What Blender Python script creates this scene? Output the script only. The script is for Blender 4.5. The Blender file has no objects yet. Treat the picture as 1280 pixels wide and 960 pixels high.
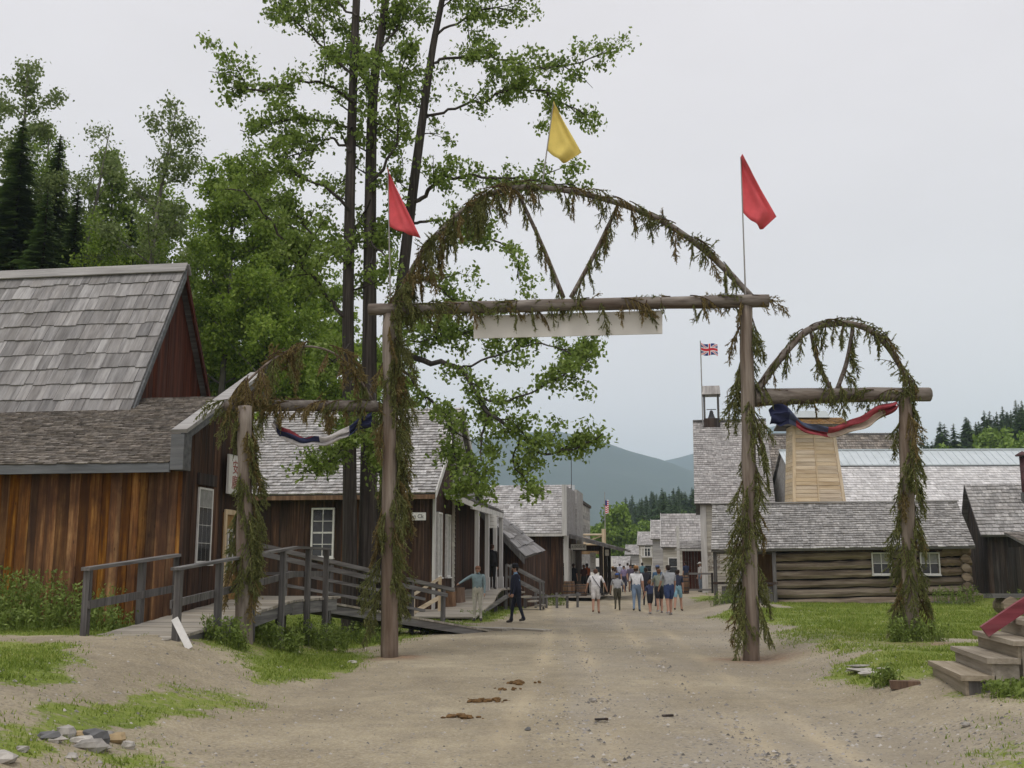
import bpy, math, random
import numpy as np
from mathutils import Vector, Matrix

S = bpy.context.scene
R = math.radians
rng = np.random.default_rng(7)
random.seed(7)

# ------------------------------------------------------------------ camera
CAM_H = 1.65
PITCH = 9.67
FPX = 1350.0                       # focal length in pixels of the 1280 px wide photograph
cam_d = bpy.data.cameras.new('camera')
cam = bpy.data.objects.new('camera', cam_d)
S.collection.objects.link(cam)
cam_d.sensor_width = 36.0
cam_d.lens = 36.0 * FPX / 1280.0
cam_d.clip_start = 0.1
cam_d.clip_end = 20000
cam.location = (0, 0, CAM_H)
cam.rotation_euler = (R(90 + PITCH), 0, 0)
S.camera = cam
S.render.resolution_x, S.render.resolution_y = 1024, 768

# ------------------------------------------------------------------ world: overcast sky
SUN_EL, SUN_AZ = 68.0, 205.0        # high veiled sun, behind the camera
w = bpy.data.worlds.new('World')
S.world = w
w.use_nodes = True
nt = w.node_tree
bg = nt.nodes['Background']
sky = nt.nodes.new('ShaderNodeTexSky')
sky.sky_type = 'NISHITA'
sky.sun_disc = False
sky.sun_elevation = R(SUN_EL)
sky.sun_rotation = R(SUN_AZ)
sky.air_density = 1.0
sky.dust_density = 3.0
tc = nt.nodes.new('ShaderNodeTexCoord')
mp = nt.nodes.new('ShaderNodeMapping')
mp.inputs['Scale'].default_value = (1.2, 1.2, 3.0)
cl = nt.nodes.new('ShaderNodeTexNoise')
cl.inputs['Scale'].default_value = 1.6
cl.inputs['Detail'].default_value = 5
cr = nt.nodes.new('ShaderNodeValToRGB')
cr.color_ramp.elements[0].position = 0.3
cr.color_ramp.elements[0].color = (8.6, 8.15, 8.35, 1)
cr.color_ramp.elements[1].position = 0.72
cr.color_ramp.elements[1].color = (9.9, 9.45, 9.65, 1)
mx = nt.nodes.new('ShaderNodeMix')
mx.data_type = 'RGBA'
mx.inputs[0].default_value = 0.94   # cloud cover
nt.links.new(tc.outputs['Generated'], mp.inputs['Vector'])
nt.links.new(mp.outputs['Vector'], cl.inputs['Vector'])
nt.links.new(cl.outputs['Fac'], cr.inputs['Fac'])
nt.links.new(sky.outputs['Color'], mx.inputs[6])
nt.links.new(cr.outputs['Color'], mx.inputs[7])
nt.links.new(mx.outputs[2], bg.inputs['Color'])
bg.inputs['Strength'].default_value = 0.1

sun_d = bpy.data.lights.new('sun', 'SUN')
sun_d.energy = 1.5
sun_d.angle = R(24)
sun_d.color = (1.0, 0.96, 0.9)
sun = bpy.data.objects.new('sun', sun_d)
S.collection.objects.link(sun)
_az = R(SUN_AZ)
_dir = Vector((math.sin(_az) * math.cos(R(SUN_EL)), math.cos(_az) * math.cos(R(SUN_EL)), math.sin(R(SUN_EL))))
sun.rotation_euler = _dir.to_track_quat('Z', 'Y').to_euler()
sun.location = (0, -10, 60)

S.view_settings.view_transform = 'Standard'
S.view_settings.look = 'None'
S.view_settings.exposure = 0.0
S.view_settings.gamma = 1.0
S.view_settings.use_curve_mapping = False
S.cycles.max_bounces = 6
S.cycles.diffuse_bounces = 3
S.cycles.glossy_bounces = 2
S.cycles.transmission_bounces = 4
S.cycles.volume_bounces = 2
S.cycles.transparent_max_bounces = 8

# ------------------------------------------------------------------ helpers
_cp, _sp = math.cos(R(PITCH)), math.sin(R(PITCH))
def ray(px, py):
    v = (480.0 - py) / FPX
    return ((px - 640.0) / FPX, _cp - _sp * v, _sp + _cp * v)
def W(px, py, Y):
    """world point on the sight line of a photo pixel at depth Y metres"""
    x, f, z = ray(px, py)
    return Vector((x / f * Y, Y, CAM_H + z / f * Y))

def ss(t):
    t = np.clip(t, 0, 1)
    return t * t * (3 - 2 * t)

_wv = [(rng.uniform(0, 6.3), rng.uniform(0, 6.3)) for _ in range(12)]
def wav(x, y, k, i):
    a, b = _wv[i % 12]
    return np.sin(x * k + a + 1.7 * np.sin(y * k * .6 + b)) * np.cos(y * k * .9 + b + 1.3 * np.sin(x * k * .7 + a))

def hgt(x, y):
    x = np.asarray(x, float); y = np.asarray(y, float)
    e = -2.6 - .12 * (np.clip(y, 17, 40) - 17)
    L = .64 * ss((e - x) / 3.0) * (1 - .55 * ss((y - 22) / 9)) * ss((70 - y) / 10)
    er = 2.4 + .1 * np.clip(y, 0, 43)
    Rr = .32 * ss((x - er) / 1.8) * ss((95 - y) / 10) + .3 * ss((x - 16.5) / 3) * ss((70 - y) / 10)
    n = .014 * wav(x, y, 1.1, 0) + .009 * wav(x, y, 2.7, 1) + .005 * wav(x, y, 6.1, 2) + .003 * wav(x, y, 13., 3)
    hill_r = np.where(y > 75, .27 * np.clip(x - np.clip(30 - .2 * (y - 200), -10, 45), 0, 260) * ss((y - 75) / 45), 0)
    hill_l = np.where(y > 24, .22 * np.clip(-x - 12 - .02 * y, 0, 220) * ss((y - 24) / 12), 0)
    dip = -.02 * np.clip(y - 2000, 0, 3000) * 0
    return L + Rr + n * ss((160 - y) / 60) + hill_r + hill_l + dip

def h1(x, y):
    return float(hgt(x, y))
def G(px, py, z=None):
    """ground point seen at a photo pixel"""
    x, f, zz = ray(px, py)
    Y = 20.0
    if z is not None:
        Y = (z - CAM_H) / zz * f
        return Vector((x / f * Y, Y, z))
    lo, hi = 2.0, 400.0
    Y = 4.0
    while Y < 400:
        if CAM_H + zz / f * Y <= h1(x / f * Y, Y):
            break
        Y += .1
    X = x / f * Y
    return Vector((X, Y, h1(X, Y)))

class MB:
    def __init__(self):
        self.v = []; self.f = []; self.m = []
        self.mi = 0
    def add(self, vs, fs):
        o = len(self.v)
        self.v.extend([tuple(p) for p in vs])
        self.f.extend([tuple(i + o for i in f) for f in fs])
        self.m.extend([self.mi] * len(fs))
        return self
    def box(self, x0, x1, y0, y1, z0, z1, j=0):
        vs = [(x0, y0, z0), (x1, y0, z0), (x1, y1, z0), (x0, y1, z0), (x0, y0, z1), (x1, y0, z1), (x1, y1, z1), (x0, y1, z1)]
        if j:
            vs = [tuple(c + random.uniform(-j, j) for c in p) for p in vs]
        return self.add(vs, BOXF)
    def prism(self, ring0, ring1):
        n = len(ring0)
        fs = [(i, (i + 1) % n, n + (i + 1) % n, n + i) for i in range(n)]
        fs += [tuple(range(n - 1, -1, -1)), tuple(range(n, 2 * n))]
        return self.add(list(ring0) + list(ring1), fs)
    def beam(self, a, b, w, h, up=(0, 0, 1), j=0):
        a, b, up = Vector(a), Vector(b), Vector(up)
        d = (b - a).normalized()
        s = d.cross(up)
        if s.length < 1e-4:
            s = d.cross(Vector((1, 0, 0)))
        s.normalize()
        u = s.cross(d).normalized()
        r = []
        for p in (a, b):
            for (cs, cu) in ((-1, -1), (1, -1), (1, 1), (-1, 1)):
                q = p + s * (cs * w / 2) + u * (cu * h / 2)
                if j:
                    q = q + Vector((random.uniform(-j, j), random.uniform(-j, j), random.uniform(-j, j)))
                r.append(q)
        return self.prism(r[:4], r[4:])
    def tube(self, pts, rad, n=8, jit=0, cap=True):
        pts = [Vector(p) for p in pts]
        m = len(pts)
        if not hasattr(rad, '__len__'):
            rad = [rad] * m
        vs = []
        ref = None
        for i, p in enumerate(pts):
            d = (pts[min(i + 1, m - 1)] - pts[max(i - 1, 0)])
            if d.length < 1e-9:
                d = Vector((0, 0, 1))
            d.normalize()
            if ref is None:
                ref = Vector((0, 1, 0)) if abs(d.y) < .8 else Vector((1, 0, 0))
            s = d.cross(ref).normalized()
            t = s.cross(d).normalized()
            ref = t
            for k in range(n):
                a = 2 * math.pi * k / n
                rr = rad[i] * (1 + (random.uniform(-jit, jit) if jit else 0))
                vs.append(p + s * (math.cos(a) * rr) + t * (math.sin(a) * rr))
        fs = []
        for i in range(m - 1):
            for k in range(n):
                a, b = i * n + k, i * n + (k + 1) % n
                fs.append((a, b, b + n, a + n))
        if cap:
            fs.append(tuple(range(n - 1, -1, -1)))
            fs.append(tuple((m - 1) * n + k for k in range(n)))
        return self.add(vs, fs)
    def ball(self, c, r, seg=8, rings=6, jit=0):
        rx, ry, rz = r if hasattr(r, '__len__') else (r, r, r)
        vs = [(c[0], c[1], c[2] - rz)]
        for i in range(1, rings):
            a = -math.pi / 2 + math.pi * i / rings
            for k in range(seg):
                b = 2 * math.pi * k / seg
                q = 1 + (random.uniform(-jit, jit) if jit else 0)
                vs.append((c[0] + rx * q * math.cos(a) * math.cos(b), c[1] + ry * q * math.cos(a) * math.sin(b), c[2] + rz * q * math.sin(a)))
        vs.append((c[0], c[1], c[2] + rz))
        fs = [(0, 1 + (k + 1) % seg, 1 + k) for k in range(seg)]
        for i in range(rings - 2):
            for k in range(seg):
                a, b = 1 + i * seg + k, 1 + i * seg + (k + 1) % seg
                fs.append((a, b, b + seg, a + seg))
        o = 1 + (rings - 2) * seg
        fs += [(o + k, o + (k + 1) % seg, len(vs) - 1) for k in range(seg)]
        return self.add(vs, fs)
    def build(self, name, mats, parent=None, smooth=False, loc=None):
        me = bpy.data.meshes.new(name)
        me.from_pydata(self.v, [], self.f)
        if not isinstance(mats, (list, tuple)):
            mats = [mats]
        for m in mats:
            me.materials.append(m)
        if len(mats) > 1:
            me.polygons.foreach_set('material_index', self.m)
        if smooth:
            me.polygons.foreach_set('use_smooth', [True] * len(self.f))
        me.update()
        return link(name, me, parent, loc)
BOXF = [(0, 3, 2, 1), (4, 5, 6, 7), (0, 1, 5, 4), (1, 2, 6, 5), (2, 3, 7, 6), (3, 0, 4, 7)]

def link(name, me, parent=None, loc=None):
    o = bpy.data.objects.new(name, me)
    S.collection.objects.link(o)
    if parent is not None:
        o.parent = parent
    if loc is not None:
        o.location = loc
    return o
def tag(o, label=None, cat=None, group=None, kind=None):
    if label: o['label'] = label
    if cat: o['category'] = cat
    if group: o['group'] = group
    if kind: o['kind'] = kind
    return o
def empty(name, loc, label=None, cat=None, rz=0, group=None):
    o = bpy.data.objects.new(name, None)
    S.collection.objects.link(o)
    o.location = loc
    o.rotation_euler = (0, 0, R(rz))
    o.empty_display_size = .3
    return tag(o, label, cat, group)
def np_mesh(name, V, F, mats, parent=None, mi=None, smooth=False):
    """fast mesh from arrays; every face has the same vertex count"""
    V = np.asarray(V, np.float32); F = np.asarray(F, np.int32)
    me = bpy.data.meshes.new(name)
    n, k = F.shape
    me.vertices.add(len(V)); me.vertices.foreach_set('co', V.ravel())
    me.loops.add(n * k); me.loops.foreach_set('vertex_index', F.ravel())
    me.polygons.add(n)
    me.polygons.foreach_set('loop_start', np.arange(0, n * k, k, dtype=np.int32))
    me.polygons.foreach_set('loop_total', np.full(n, k, np.int32))
    if not isinstance(mats, (list, tuple)): mats = [mats]
    for m in mats: me.materials.append(m)
    if mi is not None: me.polygons.foreach_set('material_index', np.asarray(mi, np.int32))
    if smooth: me.polygons.foreach_set('use_smooth', np.ones(n, bool))
    me.update(calc_edges=True)
    return link(name, me, parent)
def copy_tree(o, parent=None):
    c = o.copy()
    S.collection.objects.link(c)
    c.parent = parent
    for ch in list(o.children):
        copy_tree(ch, c)
    return c

# ------------------------------------------------------------------ materials
class NT:
    def __init__(self, name):
        self.mat = bpy.data.materials.new(name)
        self.mat.use_nodes = True
        self.t = self.mat.node_tree
        self.b = self.t.nodes['Principled BSDF']
        self.out = self.t.nodes['Material Output']
    def n(self, typ, **kw):
        nd = self.t.nodes.new('ShaderNode' + typ)
        for k, v in kw.items():
            setattr(nd, k, v)
        return nd
    def l(self, a, b):
        self.t.links.new(a, b)
    def math(self, op, a, b=None, clamp=False):
        nd = self.n('Math', operation=op); nd.use_clamp = clamp
        for i, q in enumerate((a, b)):
            if q is None: continue
            if isinstance(q, (int, float)): nd.inputs[i].default_value = q
            else: self.l(q, nd.inputs[i])
        return nd.outputs[0]
    def mix(self, f, a, b, blend='MIX'):
        nd = self.n('Mix', data_type='RGBA', blend_type=blend)
        for i, q in ((0, f), (6, a), (7, b)):
            if isinstance(q, (int, float)): nd.inputs[i].default_value = q
            elif isinstance(q, tuple): nd.inputs[i].default_value = (*q[:3], 1)
            else: self.l(q, nd.inputs[i])
        return nd.outputs[2]
    def noise(self, vec, scale, detail=4, rough=.55):
        nd = self.n('TexNoise')
        nd.inputs['Scale'].default_value = scale
        nd.inputs['Detail'].default_value = detail
        nd.inputs['Roughness'].default_value = rough
        if vec is not None: self.l(vec, nd.inputs['Vector'])
        return nd.outputs['Fac']
    def ramp(self, fac, stops):
        nd = self.n('ValToRGB')
        cr = nd.color_ramp
        while len(cr.elements) < len(stops): cr.elements.new(.5)
        for e, (p, c) in zip(cr.elements, stops):
            e.position = p
            e.color = (*c, 1) if len(c) == 3 else c
        self.l(fac, nd.inputs['Fac'])
        return nd.outputs['Color']
    def coords(self, scale=(1, 1, 1), shift=None):
        tcn = self.n('TexCoord')
        m = self.n('Mapping')
        m.inputs['Scale'].default_value = scale
        self.l(tcn.outputs['Object'], m.inputs['Vector'])
        if shift is not None:
            c = self.n('CombineXYZ')
            for i in range(3): self.l(shift, c.inputs[i])
            self.l(c.outputs[0], m.inputs['Location'])
        return m.outputs['Vector']
    def rnd(self):
        a = self.n('ObjectInfo').outputs['Random']
        b = self.n('NewGeometry').outputs['Random Per Island']
        return self.math('FRACT', self.math('ADD', self.math('MULTIPLY', a, 7.31), b))
    def bump(self, h, strength, dist=.02):
        nd = self.n('Bump')
        nd.inputs['Strength'].default_value = strength
        nd.inputs['Distance'].default_value = dist
        self.l(h, nd.inputs['Height'])
        self.l(nd.outputs['Normal'], self.b.inputs['Normal'])
    def col(self, c):
        if isinstance(c, tuple): self.b.inputs['Base Color'].default_value = (*c[:3], 1)
        else: self.l(c, self.b.inputs['Base Color'])
    def rough(self, r):
        self.b.inputs['Roughness'].default_value = r
        self.b.inputs['Specular IOR Level'].default_value = .25

def sr(r, g, b):
    """sRGB 0-255 to linear"""
    f = lambda c: (c / 255 / 12.92) if c / 255 <= .04045 else ((c / 255 + .055) / 1.055) ** 2.4
    return (f(r), f(g), f(b))

def wood(name, dark, mid, light, axis='z', stain=None, stain_amt=.5, var=.5, fine=16, rough=.85, bump=.35, patch=None):
    t = NT(name)
    r = t.rnd()
    sc = {'x': (.7, fine, fine), 'y': (fine, .7, fine), 'z': (fine, fine, .7), 'yz': (fine, 1.2, 1.2), 'xz': (1.2, fine, 1.2)}[axis]
    sh = t.math('MULTIPLY', r, 41.0)
    f = t.noise(t.coords(sc, sh), 1.0, 6, .65)
    c = t.ramp(f, [(.28, dark), (.5, mid), (.74, light)])
    if stain:
        sc2 = tuple(min(s, 2.6) * (.5 if s < 2 else 1) for s in sc)
        f2 = t.noise(t.coords(sc2, sh), 1.0, 4, .6)
        m = t.ramp(f2, [(.42, (0, 0, 0)), (.62, (1, 1, 1))])
        c = t.mix(t.math('MULTIPLY', m, stain_amt), c, stain)
    if patch:      # broad weather stains running across neighbouring boards
        pn = t.ramp(t.noise(t.coords((1.3, 1.3, .8)), 1.0, 5, .65), [(.4, (0, 0, 0)), (.62, (1, 1, 1))])
        c = t.mix(t.math('MULTIPLY', pn, .75), c, patch)
        kn = t.n('TexVoronoi'); kn.inputs['Scale'].default_value = 3.2; t.l(t.coords((2.2, 2.2, .8), sh), kn.inputs['Vector'])
        c = t.mix(t.math('MULTIPLY', t.ramp(kn.outputs['Distance'], [(.05, (1, 1, 1)), (.12, (0, 0, 0))]), .7), c, dark)
    hs = t.n('HueSaturation')
    t.l(c, hs.inputs['Color'])
    t.l(t.math('ADD', t.math('MULTIPLY', r, var), 1 - var / 2), hs.inputs['Value'])
    t.l(t.math('ADD', t.math('MULTIPLY', t.math('FRACT', t.math('MULTIPLY', r, 13.7)), .3), .85), hs.inputs['Saturation'])
    t.col(hs.outputs['Color'])
    t.rough(rough)
    t.bump(f, bump, .012)
    return t.mat

def plain(name, c, rough=.7, var=.0, nscale=6, namt=.25, metal=0, spec=None):
    t = NT(name)
    f = t.noise(t.coords(), nscale, 5)
    d = tuple(q * (1 - namt) for q in c); l = tuple(min(1, q * (1 + namt)) for q in c)
    cc = t.ramp(f, [(.3, d), (.7, l)])
    if var:
        hs = t.n('HueSaturation')
        t.l(cc, hs.inputs['Color'])
        t.l(t.math('ADD', t.math('MULTIPLY', t.rnd(), var), 1 - var / 2), hs.inputs['Value'])
        cc = hs.outputs['Color']
    t.col(cc)
    t.rough(rough)
    if spec is not None: t.b.inputs['Specular IOR Level'].default_value = spec
    t.b.inputs['Metallic'].default_value = metal
    return t.mat

def leafmat(name, stops, trans=.35, rough=.55):
    t = NT(name)
    r = t.rnd()
    big = t.noise(t.coords(), .9, 3)
    f = t.math('ADD', t.math('MULTIPLY', r, .65), t.math('MULTIPLY', big, .4), True)
    c = t.ramp(f, stops)
    t.col(c); t.rough(rough)
    t.b.inputs['Specular IOR Level'].default_value = .3
    tr = t.n('BsdfTranslucent')
    t.l(c, tr.inputs['Color'])
    mxs = t.n('MixShader'); mxs.inputs[0].default_value = trans
    t.l(t.b.outputs[0], mxs.inputs[1]); t.l(tr.outputs[0], mxs.inputs[2])
    t.l(mxs.outputs[0], t.out.inputs['Surface'])
    return t.mat

M = {}
M['shake'] = wood('weathered_shake', (.13, .125, .125), (.26, .252, .248), (.4, .39, .38), 'yz', (.13, .115, .10), .35, .5, 10)
M['shake_light'] = wood('light_weathered_shake', (.15, .145, .14), (.31, .3, .29), (.48, .47, .45), 'yz', (.2, .185, .17), .4, .5, 10)
M['shake_white'] = wood('silvery_shake', (.36, .35, .35), (.58, .57, .565), (.72, .71, .7), 'yz', (.36, .34, .32), .35, .35, 9)
M['shake_x'] = wood('weathered_shake_side', (.10, .098, .1), (.22, .215, .215), (.36, .35, .345), 'xz', (.13, .115, .10), .35, .5, 10)
M['shake_brown'] = wood('brown_shake', (.085, .073, .062), (.21, .187, .165), (.37, .335, .29), 'yz', (.1, .085, .065), .5, .7, 12)
M['shake_pale'] = wood('pale_shake', (.26, .25, .25), (.45, .44, .435), (.62, .61, .6), 'yz', (.22, .195, .18), .45, .5, 9)
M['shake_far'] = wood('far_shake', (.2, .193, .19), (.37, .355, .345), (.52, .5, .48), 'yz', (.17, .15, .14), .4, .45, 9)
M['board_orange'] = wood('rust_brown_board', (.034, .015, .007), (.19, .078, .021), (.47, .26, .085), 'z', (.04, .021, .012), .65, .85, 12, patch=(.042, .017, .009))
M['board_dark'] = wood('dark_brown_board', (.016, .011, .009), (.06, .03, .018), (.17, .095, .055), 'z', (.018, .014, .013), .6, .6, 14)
M['board_red'] = wood('red_brown_board', (.028, .009, .006), (.085, .025, .015), (.15, .05, .03), 'z', (.02, .009, .008), .5, .35, 14)
M['board_black'] = wood('blackened_board', (.012, .011, .011), (.035, .03, .028), (.11, .1, .09), 'z', (.09, .05, .03), .35, .6, 14)
M['grey_x'] = wood('grey_timber_x', (.07, .068, .068), (.16, .155, .15), (.29, .28, .265), 'x', (.08, .07, .06), .4, .4, 14)
M['grey_y'] = wood('grey_timber_y', (.07, .068, .068), (.16, .155, .15), (.29, .28, .265), 'y', (.08, .07, .06), .4, .4, 14)
M['grey_z'] = wood('grey_timber_z', (.045, .042, .042), (.115, .11, .106), (.23, .22, .21), 'z', (.05, .042, .036), .4, .4, 14)
M['deck'] = wood('deck_plank', (.19, .17, .14), (.33, .3, .25), (.47, .43, .37), 'x', (.16, .14, .11), .4, .35, 12)
M['log'] = wood('cabin_log', (.09, .066, .046), (.27, .21, .15), (.46, .385, .29), 'x', (.1, .068, .045), .5, .4, 8, .85, .8)
M['pole'] = wood('peeled_pole', (.085, .066, .052), (.215, .18, .148), (.34, .295, .25), 'z', (.1, .055, .03), .5, .15, 14, .8, .4)
M['pole_x'] = wood('peeled_beam', (.07, .058, .05), (.19, .165, .142), (.32, .29, .255), 'x', (.09, .058, .04), .6, .15, 12, .8, .4)
M['newwood'] = wood('new_lumber', (.42, .31, .2), (.62, .5, .345), (.74, .63, .47), 'x', None, 0, .25, 10)
M['newwood_z'] = wood('new_lumber_upright', (.42, .31, .2), (.62, .5, .345), (.74, .63, .47), 'z', None, 0, .25, 10)
M['door_wood'] = wood('honey_door_wood', (.16, .09, .035), (.3, .18, .075), (.42, .28, .13), 'z', (.1, .05, .02), .4, .3, 10)
M['clap_cream'] = wood('cream_clapboard', (.36, .34, .29), (.5, .475, .41), (.6, .58, .52), 'x', (.2, .18, .15), .45, .25, 9)
M['clap_grey'] = wood('grey_clapboard', (.22, .21, .205), (.36, .35, .34), (.5, .485, .47), 'x', (.2, .18, .16), .4, .3, 9)
M['trim'] = wood('white_trim', (.42, .41, .4), (.58, .57, .55), (.7, .69, .67), 'z', (.3, .28, .25), .3, .15, 10)
M['ridge'] = wood('ridge_board', (.2, .195, .19), (.34, .33, .32), (.47, .46, .44), 'x', (.2, .18, .16), .3, .2, 10)
M['step'] = wood('step_plank', (.19, .16, .115), (.32, .275, .21), (.45, .4, .325), 'y', (.13, .11, .08), .4, .2, 12)
M['bark'] = wood('dark_bark', (.018, .015, .014), (.06, .05, .045), (.14, .125, .11), 'z', (.03, .026, .022), .4, .2, 18, .9, .8)
M['bark_pale'] = wood('pale_bark', (.06, .05, .045), (.17, .16, .14), (.3, .28, .26), 'z', (.05, .045, .04), .4, .2, 10, .9, .5)
M['bark_twig'] = plain('twig_bark', (.04, .031, .025), .9, .3)
M['bough_stem'] = plain('bough_stem', (.06, .035, .024), .9, .3)
M['fascia'] = wood('blue_grey_fascia', (.085, .09, .095), (.15, .158, .165), (.23, .235, .24), 'x', (.09, .08, .07), .3, .2, 10)
M['white_paint'] = plain('white_paint', (.68, .67, .64), .6, .1, 8, .12)
M['sign_back'] = plain('pale_board', (.66, .64, .6), .65, 0, 2.5, .06)
M['metal_roof'] = plain('pale_metal_roof', (.5, .55, .57), .45, .06, 1.5, .08)
M['rust_pipe'] = plain('rusty_stovepipe', (.07, .028, .03), .6, 0, 7, .4)
M['dark_metal'] = plain('dark_iron', (.04, .04, .045), .45, 0, 9, .3)
M['pipe_white'] = plain('galvanised_pipe', (.6, .63, .66), .4, 0, 6, .1)
M['red_paint'] = wood('worn_red_paint', (.13, .016, .022), (.22, .025, .04), (.28, .05, .065), 'x', (.36, .3, .28), .35, .1, 10, .6, .2)
M['glass'] = plain('dark_window_glass', (.018, .02, .022), .12, .5, 3, .3, 0, .6)
M['curtain'] = plain('net_curtain', (.3, .3, .285), .9, .3, 8, .2)
M['inside'] = plain('dark_interior', (.012, .011, .01), .95)
M['pole_grey'] = plain('grey_flagpole', (.3, .29, .28), .5, 0, 4, .15)
M['red_cloth'] = plain('red_cloth', (.66, .1, .115), .85, 0, 5, .1)
M['yellow_cloth'] = plain('yellow_cloth', (.74, .58, .16), .85, 0, 5, .08)
M['bunting_red'] = plain('faded_bunting_red', (.26, .045, .055), .85, 0, 7, .3)
M['bunting_cream'] = plain('faded_bunting_cream', (.42, .345, .27), .85, 0, 7, .25)
M['bunting_white'] = plain('soiled_bunting_white', (.46, .44, .43), .85, 0, 7, .2)
M['navy_cloth'] = plain('navy_cloth', (.025, .03, .075), .85, 0, 5, .15)
M['navy_faded'] = plain('faded_navy_cloth', (.07, .085, .14), .85, 0, 5, .2)
M['white_cloth'] = plain('white_cloth', (.62, .6, .58), .85, 0, 5, .08)
M['cream_cloth'] = plain('cream_cloth', (.55, .47, .38), .85, 0, 5, .1)
M['flag_blue'] = plain('flag_blue', (.02, .03, .18), .85)
M['flag_red'] = plain('flag_red', (.6, .03, .05), .85)
M['flag_white'] = plain('flag_white', (.75, .74, .74), .85, 0, 5, .04)
M['barrel'] = wood('barrel_stave', (.05, .03, .02), (.15, .09, .055), (.25, .16, .1), 'z', None, 0, .4, 12)
M['stone'] = plain('pale_stone', (.34, .32, .29), .9, .6, 9, .35)
M['stone_dark'] = plain('slate_stone', (.12, .12, .122), .85, .4, 9, .3)
M['stone_tan'] = plain('tan_stone', (.4, .3, .17), .9, .3, 9, .25)
M['dung'] = plain('horse_dung', (.13, .075, .03), .95, .4, 20, .4)
M['soil'] = plain('needle_litter', (.16, .1, .065), .95, .3, 20, .35)
M['leaf'] = leafmat('cottonwood_leaf', [(.05, (.07, .115, .018)), (.45, (.18, .26, .045)), (.8, (.27, .36, .085)), (1, (.4, .47, .19))], .45)
M['leaf_bright'] = leafmat('aspen_leaf', [(.05, (.09, .15, .018)), (.45, (.2, .3, .035)), (.8, (.3, .4, .065)), (1, (.38, .46, .11))], .45)
M['leaf_pale'] = leafmat('pale_aspen_leaf', [(.05, (.08, .115, .035)), (.5, (.18, .235, .075)), (1, (.3, .36, .15))], .42)
M['spruce'] = leafmat('spruce_needle', [(.05, (.05, .09, .03)), (.5, (.11, .17, .055)), (1, (.19, .26, .085))], .2)
M['bough'] = leafmat('cut_spruce_needle', [(.05, (.07, .085, .024)), (.5, (.165, .18, .055)), (.85, (.25, .25, .09)), (1, (.32, .26, .11))], .2)
M['bough_dry'] = leafmat('browning_spruce_needle', [(.05, (.1, .075, .028)), (.5, (.22, .165, .06)), (1, (.32, .26, .11))], .2)
M['hill_conifer'] = leafmat('hill_conifer_needle', [(.05, (.025, .055, .015)), (.5, (.06, .115, .028)), (1, (.12, .19, .05))], .1)
M['hill_leaf'] = leafmat('hill_deciduous_leaf', [(.05, (.07, .125, .014)), (.5, (.16, .25, .033)), (1, (.24, .34, .065))], .25)
M['hill_leaf_y'] = leafmat('yellow_green_leaf', [(.05, (.06, .1, .018)), (.5, (.12, .18, .032)), (1, (.19, .25, .06))], .25)
M['grass'] = leafmat('grass_blade', [(.05, (.09, .135, .016)), (.45, (.19, .265, .036)), (.75, (.28, .34, .065)), (1, (.45, .42, .17))], .3)
M['weed'] = leafmat('weed_leaf', [(.05, (.08, .125, .02)), (.5, (.17, .235, .045)), (1, (.27, .345, .09))], .3)

# ------------------------------------------------------------------ ground
def in_poly(x, y, poly):
    c = np.zeros(x.shape, bool)
    n = len(poly)
    for i in range(n):
        x0, y0 = poly[i]; x1, y1 = poly[(i + 1) % n]
        cond = ((y0 > y) != (y1 > y))
        with np.errstate(divide='ignore', invalid='ignore'):
            xi = (x1 - x0) * (y - y0) / (y1 - y0 + 1e-12) + x0
        c ^= cond & (x < xi)
    return c
_gp = [  # (density, outline seen in the photograph, dropped onto the ground)
    (1.0, [(-60, 806), (50, 802), (100, 812), (106, 824), (98, 842), (118, 853), (60, 858), (-60, 852)]),
    (1.0, [(-80, 915), (0, 905), (60, 886), (140, 874), (215, 870), (290, 873), (300, 884), (250, 893), (200, 900), (150, 912), (110, 925), (40, 945), (-80, 955)]),
    (.7, [(60, 950), (160, 930), (230, 940), (260, 975), (40, 975)]),
    (.8, [(190, 860), (290, 864), (345, 872), (330, 884), (270, 892), (190, 884)]),
    (1.0, [(290, 822), (345, 812), (425, 810), (470, 818), (450, 834), (400, 850), (340, 856), (300, 842)]),
    (.75, [(225, 800), (300, 770), (400, 780), (440, 800), (400, 812), (330, 822), (250, 815)]),
    (1.0, [(400, 752), (520, 770), (600, 784), (555, 790), (500, 788), (440, 792), (400, 790)]),
    (.9, [(405, 788), (500, 786), (530, 794), (500, 803), (470, 808), (405, 812)]),
    (1.0, [(574, 778), (590, 755), (622, 744), (700, 733), (690, 747), (660, 757), (630, 772), (600, 779)]),
    (1.0, [(885, 772), (905, 764), (985, 760), (1100, 757), (1216, 752), (1330, 756), (1330, 800), (1240, 800), (1180, 798), (1080, 792), (1010, 786), (940, 780)]),
    (.6, [(960, 790), (1080, 788), (1180, 795), (1180, 815), (1060, 822), (980, 806)]),
    (.95, [(1030, 832), (1075, 822), (1150, 812), (1250, 800), (1340, 800), (1340, 850), (1240, 860), (1160, 838), (1130, 850), (1095, 866), (1040, 852)]),
    (.9, [(1195, 870), (1230, 850), (1340, 838), (1340, 872), (1250, 880)]),
    (.5, [(1180, 905), (1240, 898), (1330, 900), (1330, 925), (1230, 925)]),
    (.75, [(1205, 948), (1270, 930), (1360, 925), (1360, 990), (1230, 990)]),
    (.8, [(860, 748), (882, 744), (900, 745), (900, 751), (870, 752)]),
]
GRASS = []
for dens, pl in _gp:
    GRASS.append((dens, [(g.x, g.y) for g in (G(*p) for p in pl)]))
GRASS.append((1.0, [(-7.2, 16.6), (-5.9, 17.3), (-6.05, 19.6), (-13, 20.6), (-13, 17.2)]))      # weeds along the wooden wall
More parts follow.
